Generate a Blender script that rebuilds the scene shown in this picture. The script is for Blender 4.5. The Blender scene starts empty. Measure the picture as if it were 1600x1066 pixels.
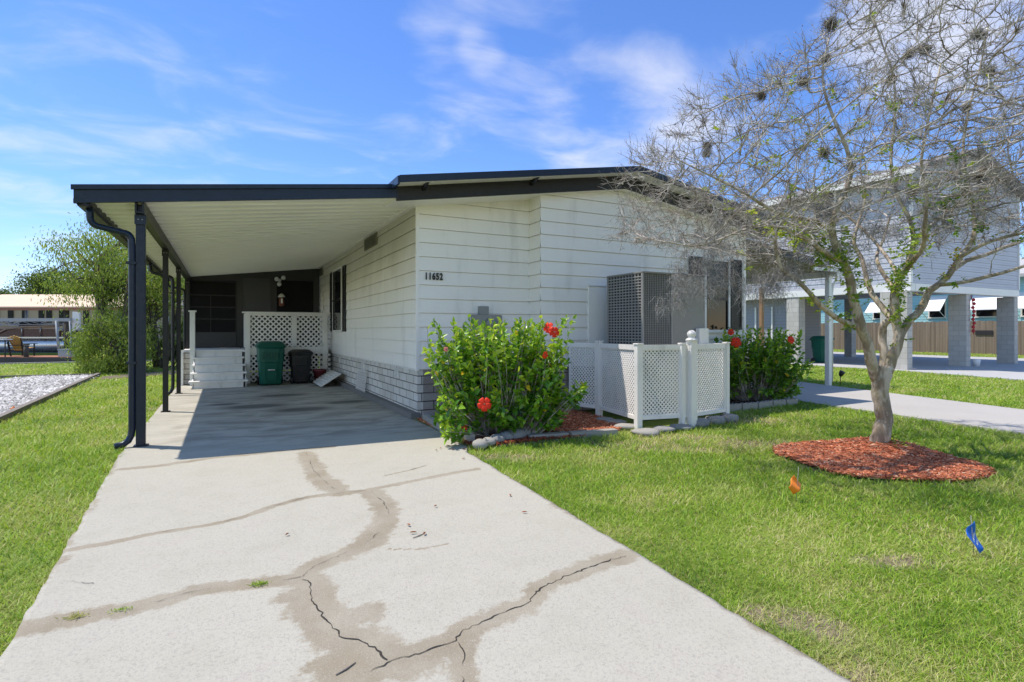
import bpy, math, random
import numpy as np
from mathutils import Vector, Matrix, noise as mnoise
random.seed(7); rng = np.random.default_rng(7)
S = bpy.context.scene; COL = S.collection
R = math.radians
# ------------------------------------------------------------------ camera
YAW = math.atan(450/875); CAM_H = 1.4
cam = bpy.data.cameras.new('camera'); camo = bpy.data.objects.new('camera', cam); COL.objects.link(camo)
cam.sensor_width = 36; cam.lens = 36*875/1600; cam.shift_y = -16/1600; cam.clip_end = 2000; cam.clip_start = .05
camo.location = (0, 0, CAM_H); camo.rotation_euler = (R(90), 0, -YAW)
S.camera = camo
# ------------------------------------------------------------------ world and sun
SUN_DIR = Vector((-1.1, .84, 3.0)).normalized()       # towards the sun
SUN_EL = math.asin(SUN_DIR.z); SUN_AZ = math.atan2(SUN_DIR.x, SUN_DIR.y)
S.view_settings.view_transform = 'Standard'; S.view_settings.look = 'None'; S.view_settings.gamma = 1
S.view_settings.exposure = 1.1
W = bpy.data.worlds.new('World'); S.world = W; W.use_nodes = True
def world():
    nt = W.node_tree; N = nt.nodes; L = nt.links; N.clear()
    out = N.new('ShaderNodeOutputWorld'); bg = N.new('ShaderNodeBackground'); bg.inputs[1].default_value = .135
    sky = N.new('ShaderNodeTexSky'); sky.sky_type = 'NISHITA'; sky.sun_disc = False
    sky.sun_elevation = SUN_EL; sky.sun_rotation = SUN_AZ; sky.air_density = 1.0; sky.dust_density = .1; sky.ozone_density = 3.0
    hs = N.new('ShaderNodeHueSaturation'); hs.inputs['Saturation'].default_value = 1.15; hs.inputs['Value'].default_value = 1.0
    L.new(sky.outputs[0], hs.inputs['Color'])
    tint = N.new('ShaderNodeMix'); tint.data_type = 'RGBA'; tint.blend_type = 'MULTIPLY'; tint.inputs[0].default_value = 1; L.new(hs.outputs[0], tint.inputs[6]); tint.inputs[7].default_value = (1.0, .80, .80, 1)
    tc = N.new('ShaderNodeTexCoord'); sep = N.new('ShaderNodeSeparateXYZ'); L.new(tc.outputs['Generated'], sep.inputs[0])
    def m(op, a, b=None, c=None, clamp=False):
        n = N.new('ShaderNodeMath'); n.operation = op; n.use_clamp = clamp
        for i, v in enumerate((a, b, c)):
            if v is None: continue
            if isinstance(v, (int, float)): n.inputs[i].default_value = v
            else: L.new(v, n.inputs[i])
        return n.outputs[0]
    zc = m('ADD', m('MAXIMUM', sep.outputs[2], 0.0), .12)
    u = m('DIVIDE', sep.outputs[0], zc); v = m('DIVIDE', sep.outputs[1], zc)
    cb = N.new('ShaderNodeCombineXYZ'); L.new(u, cb.inputs[0]); L.new(v, cb.inputs[1])
    mp = N.new('ShaderNodeMapping'); mp.inputs['Rotation'].default_value = (0, 0, .5); mp.inputs['Scale'].default_value = (1.0, 1.45, 1)
    L.new(cb.outputs[0], mp.inputs[0])
    n1 = N.new('ShaderNodeTexNoise'); n1.inputs['Scale'].default_value = 2.2; n1.inputs['Detail'].default_value = 9; n1.inputs['Roughness'].default_value = .55; n1.inputs['Distortion'].default_value = .4
    L.new(mp.outputs[0], n1.inputs[0])
    # clouds stand in three parts of the sky
    def blob(px, py, r, w):
        a = (px-800)/875; z = (517-py)/875
        d = Vector((math.sin(YAW)+math.cos(YAW)*a, math.cos(YAW)-math.sin(YAW)*a, z)).normalized()
        vm = N.new('ShaderNodeVectorMath'); vm.operation = 'DOT_PRODUCT'; L.new(tc.outputs['Generated'], vm.inputs[0]); vm.inputs[1].default_value = d
        mr = N.new('ShaderNodeMapRange'); mr.interpolation_type = 'SMOOTHSTEP'
        mr.inputs[1].default_value = math.cos(r); mr.inputs[2].default_value = 1.0; mr.inputs[3].default_value = 0; mr.inputs[4].default_value = w
        L.new(vm.outputs['Value'], mr.inputs[0]); return mr.outputs[0]
    msk = None
    for b in ((980, 190, .18, .22), (1080, 165, .13, .16), (1440, 10, .15, .42), (1590, 20, .13, .30), (685, 22, .085, .22), (752, 76, .05, .22), (230, 235, .30, .13), (60, 300, .3, .04), (840, 290, .4, .06), (1330, 330, .4, .06), (760, 140, .2, .08)):
        o = blob(*b); msk = o if msk is None else m('ADD', msk, o)
    dens = m('ADD', m('MULTIPLY_ADD', n1.outputs[0], 1.25, -.125), msk)
    mr = N.new('ShaderNodeMapRange'); mr.interpolation_type = 'SMOOTHSTEP'; mr.inputs[1].default_value = .52; mr.inputs[2].default_value = 1.2; mr.inputs[3].default_value = 0; mr.inputs[4].default_value = .72
    L.new(dens, mr.inputs[0])
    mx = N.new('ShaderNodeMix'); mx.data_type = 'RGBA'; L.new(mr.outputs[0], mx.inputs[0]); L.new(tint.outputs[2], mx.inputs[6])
    # sky tint set by direction: darkened ahead, brightened behind the camera as added fill
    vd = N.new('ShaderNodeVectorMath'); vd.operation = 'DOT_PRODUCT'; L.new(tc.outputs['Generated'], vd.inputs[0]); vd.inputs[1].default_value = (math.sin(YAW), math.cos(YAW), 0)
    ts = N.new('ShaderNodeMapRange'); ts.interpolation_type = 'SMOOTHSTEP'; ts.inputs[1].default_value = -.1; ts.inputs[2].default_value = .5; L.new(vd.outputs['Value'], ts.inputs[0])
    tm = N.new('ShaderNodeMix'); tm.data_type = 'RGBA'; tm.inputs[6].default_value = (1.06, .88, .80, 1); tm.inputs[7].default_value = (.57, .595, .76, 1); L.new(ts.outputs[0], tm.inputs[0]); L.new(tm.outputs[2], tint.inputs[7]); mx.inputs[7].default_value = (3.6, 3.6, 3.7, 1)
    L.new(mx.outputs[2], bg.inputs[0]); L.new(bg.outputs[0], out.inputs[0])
world()
sun = bpy.data.lights.new('sun', 'SUN'); sun.energy = 2.55; sun.angle = R(.53); sun.color = (1, .91, .79)
suno = bpy.data.objects.new('sun', sun); COL.objects.link(suno); suno.rotation_euler = SUN_DIR.to_track_quat('Z', 'Y').to_euler()
# ------------------------------------------------------------------ where a pixel of the 1600 px wide photograph lies
FX, FY = math.sin(YAW), math.cos(YAW)
def ray(px, py):
    u = (px-800)/875; return (FX+FY*u, FY-FX*u, (517-py)/875)
def G(px, py, z=0.0):
    d = ray(px, py); t = (z-CAM_H)/d[2]; return (d[0]*t, d[1]*t)
def PY(px, py, Y):
    d = ray(px, py); t = Y/d[1]; return (d[0]*t, CAM_H+d[2]*t)
def PX(px, py, X):
    d = ray(px, py); t = X/d[0]; return (d[1]*t, CAM_H+d[2]*t)
def PD(px, py, dep):
    d = ray(px, py); return (d[0]*dep, d[1]*dep, CAM_H+d[2]*dep)
# ------------------------------------------------------------------ materials
MATS = {}
class NT:
    def __init__(s, name):
        s.m = bpy.data.materials.new(name); s.m.use_nodes = True; s.nt = s.m.node_tree; s.N = s.nt.nodes; s.L = s.nt.links
        s.bs = s.N['Principled BSDF']; s._tc = None
        MATS[name] = s.m
    def tc(s, w='Object'):
        if s._tc is None: s._tc = s.N.new('ShaderNodeTexCoord')
        return s._tc.outputs[w]
    def map(s, src, scale=(1, 1, 1), rot=(0, 0, 0), loc=(0, 0, 0)):
        n = s.N.new('ShaderNodeMapping'); n.inputs['Scale'].default_value = scale; n.inputs['Rotation'].default_value = rot; n.inputs['Location'].default_value = loc
        s.L.new(src, n.inputs[0]); return n.outputs[0]
    def noise(s, src, scale, detail=5, rough=.55, dist=0):
        n = s.N.new('ShaderNodeTexNoise'); n.inputs['Scale'].default_value = scale; n.inputs['Detail'].default_value = detail; n.inputs['Roughness'].default_value = rough; n.inputs['Distortion'].default_value = dist
        s.L.new(src, n.inputs[0]); return n.outputs[0]
    def vor(s, src, scale, out='Distance', feature='F1', rand=1):
        n = s.N.new('ShaderNodeTexVoronoi'); n.feature = feature; n.inputs['Scale'].default_value = scale; n.inputs['Randomness'].default_value = rand
        s.L.new(src, n.inputs[0]); return n.outputs[out]
    def mr(s, v, a, b, c=0., d=1., smooth=True):
        n = s.N.new('ShaderNodeMapRange'); n.interpolation_type = 'SMOOTHSTEP' if smooth else 'LINEAR'
        for i, x in enumerate((a, b, c, d)): n.inputs[i+1].default_value = x
        s.L.new(v, n.inputs[0]); return n.outputs[0]
    def math(s, op, a, b=None):
        n = s.N.new('ShaderNodeMath'); n.operation = op
        for i, v in enumerate((a, b)):
            if v is None: continue
            if isinstance(v, (int, float)): n.inputs[i].default_value = v
            else: s.L.new(v, n.inputs[i])
        return n.outputs[0]
    def mix(s, fac, a, b, mode='MIX'):
        n = s.N.new('ShaderNodeMix'); n.data_type = 'RGBA'; n.blend_type = mode
        for i, v in ((0, fac), (6, a), (7, b)):
            if isinstance(v, (int, float)): n.inputs[i].default_value = v
            elif isinstance(v, tuple): n.inputs[i].default_value = (*v[:3], 1)
            else: s.L.new(v, n.inputs[i])
        return n.outputs[2]
    def ramp(s, fac, stops):
        n = s.N.new('ShaderNodeValToRGB'); e = n.color_ramp.elements
        while len(e) < len(stops): e.new(.5)
        for el, (p, c) in zip(e, stops): el.position = p; el.color = (*c, 1)
        s.L.new(fac, n.inputs[0]); return n.outputs[0]
    def attr(s, name):
        n = s.N.new('ShaderNodeAttribute'); n.attribute_name = name; return n.outputs['Fac']
    def bump(s, h, strength=.3, dist=.01):
        n = s.N.new('ShaderNodeBump'); n.inputs['Strength'].default_value = strength; n.inputs['Distance'].default_value = dist
        s.L.new(h, n.inputs['Height']); s.L.new(n.outputs[0], s.bs.inputs['Normal'])
    def out(s, col, rough=.6, metal=0, spec=.5):
        if isinstance(col, tuple): s.bs.inputs['Base Color'].default_value = (*col, 1)
        else: s.L.new(col, s.bs.inputs['Base Color'])
        if isinstance(rough, (int, float)): s.bs.inputs['Roughness'].default_value = rough
        else: s.L.new(rough, s.bs.inputs['Roughness'])
        s.bs.inputs['Metallic'].default_value = metal; s.bs.inputs['Specular IOR Level'].default_value = spec
        return s.m
def sc(c, k): return tuple(x*k for x in c)
def simple(name, col, rough=.55, var=.18, scale=3., bump=.15, bscale=60., metal=0, spec=.5, dirt=None):
    t = NT(name); n1 = t.noise(t.tc(), scale, 6); n2 = t.noise(t.tc(), scale*7, 4)
    c = t.mix(n1, sc(col, 1-var), sc(col, 1+var)); c = t.mix(t.math('MULTIPLY', n2, .35), c, sc(col, 1-var*.8))
    if dirt:
        d = t.mr(t.noise(t.map(t.tc(), (1, 1, .35)), scale*1.7, 7, .65), .48, .75, 0, .55); c = t.mix(d, c, dirt)
    if bump: t.bump(t.noise(t.tc(), bscale, 3), bump, .004)
    r = t.mr(n2, .2, .8, max(rough-.08, .02), min(rough+.1, 1)); return t.out(c, r, metal, spec)

def m_concrete():
    t = NT('driveway_concrete'); o = t.tc()
    a = t.noise(o, .55, 6, .6); b = t.noise(o, 3.1, 7, .65); g = t.noise(o, 120, 3, .7); g2 = t.noise(o, 55, 6, .75)
    c = t.mix(a, (.355, .338, .28), (.455, .437, .37)); c = t.mix(t.mr(b, .35, .7, 0, .6), c, (.475, .46, .40))
    c = t.mix(t.mr(b, .48, .72, .0, .38), c, (.33, .30, .265))
    c = t.mix(t.mr(g2, .48, .66, 0, .42), c, (.27, .26, .245))
    # pitted, exposed aggregate
    v = t.vor(o, 105, 'Color'); vs = t.math('MULTIPLY', t.noise(v, 9, 1), 1.)
    c = t.mix(t.mr(vs, .55, .66, 0, .3), c, (.24, .225, .205))
    st = t.attr('stain'); sn = t.noise(o, 9, 8, .75)
    stm = t.mr(t.math('ADD', st, t.math('MULTIPLY', t.math('SUBTRACT', sn, .5), 1.5)), .32, .60, 0, 1)
    tan = t.mix(t.noise(o, 5, 4), (.215, .18, .125), (.33, .29, .215)); tan = t.mix(t.mr(g, .45, .7, 0, .65), tan, (.20, .168, .135))
    sp = t.vor(o, 85, 'Distance'); tan = t.mix(t.mr(sp, .12, .22, .55, 0), tan, (.50, .48, .44))
    c = t.mix(t.math('MULTIPLY', stm, t.mr(t.noise(o, 2.3, 5, .6), .35, .65, .62, .95)), c, tan)
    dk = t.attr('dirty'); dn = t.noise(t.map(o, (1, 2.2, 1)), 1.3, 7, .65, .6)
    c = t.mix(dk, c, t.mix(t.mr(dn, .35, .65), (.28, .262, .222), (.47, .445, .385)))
    ol = t.attr('oil'); c = t.mix(t.mr(t.math('ADD', ol, t.math('SUBTRACT', dn, .5)), .3, .75, 0, .72), c, (.055, .052, .05))
    t.bump(t.math('ADD', t.math('MULTIPLY', g2, .8), t.math('ADD', g, t.math('MULTIPLY', vs, .8))), .55, .006)
    return t.out(c, .88, 0, .25)
m_concrete()
def m_conc2(name, c0, c1):
    t = NT(name); o = t.tc(); c = t.mix(t.noise(o, .8, 7, .6), c0, c1); c = t.mix(t.mr(t.noise(o, 30, 5, .7), .5, .75, 0, .4), c, sc(c0, .7))
    t.bump(t.noise(o, 90, 4, .7), .4, .004); return t.out(c, .88, 0, .25)
m_conc2('pale_concrete', (.36, .345, .325), (.46, .445, .42)); m_conc2('edging_concrete', (.24, .23, .215), (.40, .385, .36)); m_conc2('bright_slab', (.36, .36, .36), (.46, .46, .46))
m_conc2('dark_concrete', (.14, .135, .13), (.24, .23, .22))
m_conc2('grey_stone', (.15, .155, .16), (.34, .335, .33))
def m_siding(name, yd, k=1.0):
    t = NT(name); o = t.tc(); base = t.mix(t.noise(o, .9, 4), sc((.86, .825, .78), k), sc((.92, .89, .85), k))
    sp = t.noise(t.map(o, (1.2, 1.2, .25)), 2.6, 7, .62); dm = t.mr(sp, .5, .78, 0, .45); base = t.mix(dm, base, sc((.50, .48, .44), k))
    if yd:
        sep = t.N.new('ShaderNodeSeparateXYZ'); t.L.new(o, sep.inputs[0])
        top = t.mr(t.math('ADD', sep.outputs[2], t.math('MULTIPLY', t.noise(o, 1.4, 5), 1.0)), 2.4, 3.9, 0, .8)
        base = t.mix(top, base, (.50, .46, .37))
    # embossed wood grain of the hardboard
    gr = t.noise(t.map(o, (4, 4, 60)), 3, 5, .6); t.bump(gr, .35, .003)
    base = t.mix(t.mr(t.noise(o, 25, 4), .6, .8, 0, .2), base, sc((.48, .47, .46), k))
    return t.out(base, .55, 0, .35)
m_siding('white_siding', True); m_siding('white_siding_front', False, 1.0)
def m_brick(name, col, mort, dirtc, dirt):
    t = NT(name); uv = t.tc('UV'); b = t.N.new('ShaderNodeTexBrick'); b.offset = .5; t.L.new(uv, b.inputs[0])
    b.inputs['Scale'].default_value = 1; b.inputs['Mortar Size'].default_value = .009; b.inputs['Mortar Smooth'].default_value = .2
    b.inputs['Brick Width'].default_value = .40; b.inputs['Row Height'].default_value = .136
    b.inputs['Color1'].default_value = (*col, 1); b.inputs['Color2'].default_value = (*sc(col, .86), 1); b.inputs['Mortar'].default_value = (*mort, 1)
    o = t.tc(); c = t.mix(t.mr(t.noise(o, 2.5, 7, .65), .42, .62, 0, dirt), b.outputs[0], dirtc, 'MIX'); c = t.mix(t.mr(t.noise(o, 45, 4, .7), .45, .75, 0, .45), c, sc(col, .6))
    t.bump(t.math('ADD', t.math('MULTIPLY', b.outputs['Fac'], -1.5), t.noise(o, 70, 4)), .7, .008); return t.out(c, .8, 0, .2)
m_brick('painted_brick', (.74, .715, .68), (.09, .085, .08), (.42, .38, .33), .35)
m_brick('stained_brick', (.40, .37, .35), (.05, .045, .045), (.24, .20, .18), .75)
def m_block(name, col):
    t = NT(name); uv = t.tc('UV'); b = t.N.new('ShaderNodeTexBrick'); t.L.new(uv, b.inputs[0]); b.inputs['Scale'].default_value = 1
    b.inputs['Mortar Size'].default_value = .008; b.inputs['Brick Width'].default_value = .4; b.inputs['Row Height'].default_value = .2
    b.inputs['Color1'].default_value = (*col, 1); b.inputs['Color2'].default_value = (*sc(col, .85), 1); b.inputs['Mortar'].default_value = (*sc(col, .7), 1)
    t.bump(t.math('ADD', t.math('MULTIPLY', b.outputs['Fac'], -1), t.noise(t.tc(), 40, 4)), .6, .008); return t.out(b.outputs[0], .85, 0, .2)
m_block('grey_block', (.52, .50, .47)); m_block('red_brick', (.26, .11, .08))
def m_laps(name, col, h=.12, axis=2):
    t = NT(name); sep = t.N.new('ShaderNodeSeparateXYZ'); t.L.new(t.tc(), sep.inputs[0]); z = sep.outputs[axis]
    f = t.math('FRACT', t.math('DIVIDE', z, h)); ed = t.mr(f, .0, .13, 1, 0)
    c = t.mix(t.noise(t.tc(), 1.2, 4), sc(col, .88), sc(col, 1.1)); c = t.mix(t.math('MULTIPLY', ed, .6), c, sc(col, .4))
    t.bump(f, -.9, .012); return t.out(c, .5, 0, .4)
m_laps('lavender_siding', (.47, .485, .555), .2); m_laps('garage_siding', (.27, .27, .29), .14); m_laps('cyan_siding', (.34, .60, .64), .2); m_laps('pale_house_siding', (.5, .51, .52), .2)
simple('navy_metal', (.004, .013, .034), .36, .25, 2, .05, 20, 0, .4)
simple('black_metal', (.010, .011, .014), .4, .25, 3, .08, 30, 0, .4)
simple('black_trim', (.014, .013, .013), .55, .3, 4, .15, 30)
simple('white_metal', (.74, .74, .73), .4, .06, 2, .04, 30)
simple('cream_panel', (.92, .89, .82), .38, .07, 1.4, .04, 30, 0, .5)
simple('white_paint', (.80, .78, .75), .5, .07, 3, .12, 50, dirt=(.5, .49, .46))
simple('white_vinyl', (.82, .80, .79), .34, .05, 3, .03, 40, dirt=(.52, .53, .52))
simple('dark_panel', (.026, .026, .03), .45, .25, 3, .1, 40)
simple('room_dark', (.012, .011, .011), .8, .4, 2, 0)
simple('grey_metal', (.24, .235, .23), .45, .08, 3, .03, 40, 0, .5)
simple('grille_grey', (.30, .295, .295), .45, .1, 5, 0, 40)
simple('coil_dark', (.03, .03, .032), .6, .4, 30, .3, 200)
simple('meter_grey', (.26, .27, .27), .4, .1, 6, .05, 40)
simple('green_plastic', (.003, .095, .065), .42, .18, 6, .12, 120, 0, .4)
simple('dark_plastic', (.022, .022, .025), .45, .2, 6, .12, 120, 0, .4)
simple('red_plastic', (.17, .035, .045), .5, .2, 6, .1, 80)
simple('roof_metal', (.42, .43, .44), .35, .1, 2, .05, 20)
simple('timber', (.20, .175, .15), .85, .35, 6, .5, 60); simple('post_timber', (.34, .20, .10), .75, .25, 6, .3, 50)
simple('soil', (.16, .125, .09), .95, .35, 8, .7, 60)
simple('white_plain', (.8, .8, .8), .4, .03, 5, 0)
simple('screen_mesh', (.05, .05, .055), .5, .15, 10, .3, 300)
simple('lamp_white', (.7, .7, .68), .35, .08, 8, 0)
simple('orange_plastic', (.95, .25, .02), .45, .12, 20, .1, 60); simple('blue_plastic', (.01, .14, .62), .4, .12, 20, .1, 60)
simple('copper', (.20, .07, .04), .6, .3, 6, .1, 40)
simple('aluminium', (.50, .51, .54), .28, .12, 2, .06, 20, .85); simple('maroon', (.07, .02, .025), .3, .2, 2, 0, 20); simple('boat_tan', (.36, .28, .22), .5, .15, 2, 0, 20)
simple('canvas_tan', (.66, .50, .36), .8, .07, 1.5, .1, 30); simple('deck_board', (.34, .15, .09), .8, .25, 5, .3, 40); simple('dock_frame', (.10, .085, .07), .85, .3, 4, .4, 40)
simple('yellow_wood', (.46, .28, .07), .6, .2, 6, .2, 50); simple('box_grey', (.36, .38, .40), .5, .1, 5, .1, 40)
simple('roof_shingle', (.20, .19, .19), .9, .25, 4, .5, 30); simple('olive_board', (.20, .19, .12), .75, .25, 3, .3, 40)
simple('water', (.02, .035, .04), .08, .3, .5, .4, 4, 0, .5)
simple('red_paint', (.42, .02, .03), .5, .3, 9, .1, 50)
simple('crack_dark', (.035, .03, .026), .95, .4, 40, .3, 100)
def m_glass(name, tint=(.03, .035, .04), rough=.06):
    t = NT(name); pass
    t.bump(t.noise(t.tc(), 1.3, 2), .05, .02); return t.out(tint, rough, 0, .35)
m_glass('window_glass', (.012, .014, .018), .05); simple('dark_screen', (.010, .010, .011), .6, .3, 3, 0, 40, 0, .15)
def m_attr(name, stops, rough=.6, spec=.3, trans=0, attr='rnd', patch=None):
    t = NT(name); c = t.ramp(t.attr(attr), stops)
    if patch:
        n = t.noise(t.tc(), patch[0], 5, .6); c = t.mix(t.mr(n, patch[1], patch[2], 0, patch[4] if len(patch) > 4 else .6), c, patch[3])
    t.out(c, rough, 0, spec)
    if trans:
        tr = t.N.new('ShaderNodeBsdfTranslucent'); mx = t.N.new('ShaderNodeMixShader'); mx.inputs[0].default_value = trans
        br = t.mix(.35, c, (.50, .66, .05)); t.L.new(br, tr.inputs[0]); o = t.N['Material Output']
        t.L.new(t.bs.outputs[0], mx.inputs[1]); t.L.new(tr.outputs[0], mx.inputs[2]); t.L.new(mx.outputs[0], o.inputs[0])
    return t.m
m_attr('grass_blade', [(0, (.06, .145, .018)), (.35, (.19, .35, .02)), (.62, (.34, .50, .045)), (.82, (.48, .48, .16)), (1, (.66, .56, .34))], .5, .35, .38, patch=(.9, .5, .75, (.40, .42, .16), .45))
m_attr('hibiscus_leaf', [(0, (.018, .085, .01)), (.4, (.10, .29, .02)), (.8, (.30, .52, .04)), (.97, (.6, .7, .05)), (1, (.8, .6, .03))], .3, .6, .35)
m_attr('myrtle_leaf', [(0, (.06, .16, .02)), (.5, (.22, .36, .03)), (.8, (.58, .60, .06)), (1, (.28, .12, .05))], .45, .4, .3)
m_attr('willow_leaf', [(0, (.08, .15, .03)), (.5, (.28, .38, .06)), (.9, (.52, .58, .13)), (1, (.45, .27, .15))], .5, .35, .3)
m_attr('far_leaf', [(0, (.02, .05, .015)), (.5, (.05, .09, .03)), (1, (.10, .15, .06))], .6, .3, .2)
m_attr('moss_strand', [(0, (.18, .17, .17)), (.5, (.32, .305, .31)), (1, (.5, .48, .49))], .85, .15, .15)
m_attr('ball_moss', [(0, (.09, .075, .06)), (.5, (.18, .16, .13)), (1, (.28, .26, .22))], .9, .1)
m_attr('mulch_chip', [(0, (.14, .035, .02)), (.4, (.48, .145, .07)), (.8, (.72, .28, .15)), (1, (.76, .52, .36))], .85, .15)
m_attr('dark_mulch', [(0, (.02, .015, .012)), (.6, (.07, .04, .03)), (1, (.22, .18, .15))], .85, .15)
m_attr('gravel_stone', [(0, (.14, .14, .14)), (.5, (.36, .36, .365)), (1, (.62, .62, .63))], .8, .2)
m_attr('petal', [(0, (.62, .01, .006)), (1, (.85, .045, .012))], .5, .3, .25); m_attr('pink_petal', [(0, (.55, .10, .10)), (1, (.70, .25, .22))], .5, .3, .25)
m_attr('dry_leaf', [(0, (.12, .035, .015)), (1, (.34, .12, .05))], .7, .2)
def m_bark():
    t = NT('smooth_bark'); o = t.tc(); s = t.map(o, (1, 1, .3))
    c = t.mix(t.mr(t.noise(s, 8, 6, .65, .9), .42, .58), (.24, .19, .14), (.50, .435, .36)); c = t.mix(t.mr(t.noise(s, 11, 5, .6), .52, .7, 0, .8), c, (.21, .155, .10))
    c = t.mix(t.mr(t.noise(o, 3.2, 5, .6), .5, .7, 0, .65), c, (.26, .24, .10)); c = t.mix(t.mr(t.noise(o, 16, 4), .6, .72, 0, .6), c, (.62, .58, .53))
    t.bump(t.noise(s, 18, 6, .6), .7, .016); return t.out(c, .7, 0, .25)
m_bark()
def m_twig():
    t = NT('twig_bark'); o = t.tc(); c = t.mix(t.mr(t.noise(o, 7, 4), .35, .65), (.19, .155, .125), (.50, .47, .43)); c = t.mix(t.mr(t.noise(o, 2.5, 4), .55, .72, 0, .5), c, (.13, .12, .055)); return t.out(c, .8, 0, .2)
m_twig()
def m_bark2():
    t = NT('rough_bark'); o = t.map(t.tc(), (1, 1, .3)); c = t.mix(t.mr(t.noise(o, 12, 6, .7), .35, .65), (.07, .055, .045), (.24, .20, .17)); t.bump(t.noise(o, 16, 6, .7), .9, .03); return t.out(c, .9, 0, .2)
m_bark2()
def m_ground():
    t = NT('lawn_ground'); o = t.tc(); c = t.mix(t.noise(o, 14, 6, .7), (.12, .14, .04), (.24, .25, .08)); c = t.mix(t.mr(t.noise(o, .6, 5, .6), .42, .6), c, (.19, .25, .05))
    c = t.mix(t.mr(t.attr('bare'), .3, .7), c, t.mix(t.noise(o, 9, 6, .7), (.15, .12, .08), (.30, .25, .18))); t.bump(t.noise(o, 40, 5, .7), .8, .02); return t.out(c, .95, 0, .1)
m_ground()
def m_fence():
    t = NT('fence_board'); o = t.tc(); s = t.map(o, (1, 6.5, .15)); c = t.mix(t.mr(t.noise(s, 1.2, 4), .35, .65), (.14, .105, .08), (.31, .25, .195)); c = t.mix(t.noise(o, 7, 5), c, (.2, .165, .135)); return t.out(c, .9, 0, .15)
m_fence()
# ------------------------------------------------------------------ mesh helpers
WO = {}      # world origin of each object, for children
def tagp(o, label=None, cat=None, group=None, kind=None):
    if label: o['label'] = label
    if cat: o['category'] = cat
    if group: o['group'] = group
    if kind: o['kind'] = kind
    return o
def empty(name, loc, label, cat, group=None):
    o = bpy.data.objects.new(name, None); o.empty_display_size = .2; COL.objects.link(o); o.location = loc; WO[o.name] = Vector(loc)
    return tagp(o, label, cat, group)
def link(name, me, parent, org):
    o = bpy.data.objects.new(name, me); COL.objects.link(o)
    if parent is not None: o.parent = parent; WO[o.name] = WO[parent.name]
    else: o.location = org; WO[o.name] = Vector(org)
    return o
def origin_for(V, parent):
    if parent is not None: return np.array(WO[parent.name])
    return np.array([V[:, 0].mean(), V[:, 1].mean(), V[:, 2].min()])
def auto_uv(me):
    n = len(me.loops)
    if n == 0: return
    co = np.empty(len(me.vertices)*3, np.float32); me.vertices.foreach_get('co', co); co = co.reshape(-1, 3)
    vi = np.empty(n, np.int32); me.loops.foreach_get('vertex_index', vi)
    nr = np.empty(len(me.polygons)*3, np.float32); me.polygons.foreach_get('normal', nr); nr = np.abs(nr.reshape(-1, 3))
    lt = np.empty(len(me.polygons), np.int32); me.polygons.foreach_get('loop_total', lt)
    ax = np.repeat(np.argmax(nr, 1), lt); c = co[vi]
    uv = np.where((ax == 0)[:, None], c[:, [1, 2]], np.where((ax == 1)[:, None], c[:, [0, 2]], c[:, [0, 1]]))
    me.uv_layers.new(name='UVMap').data.foreach_set('uv', uv.astype(np.float32).ravel())
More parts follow.
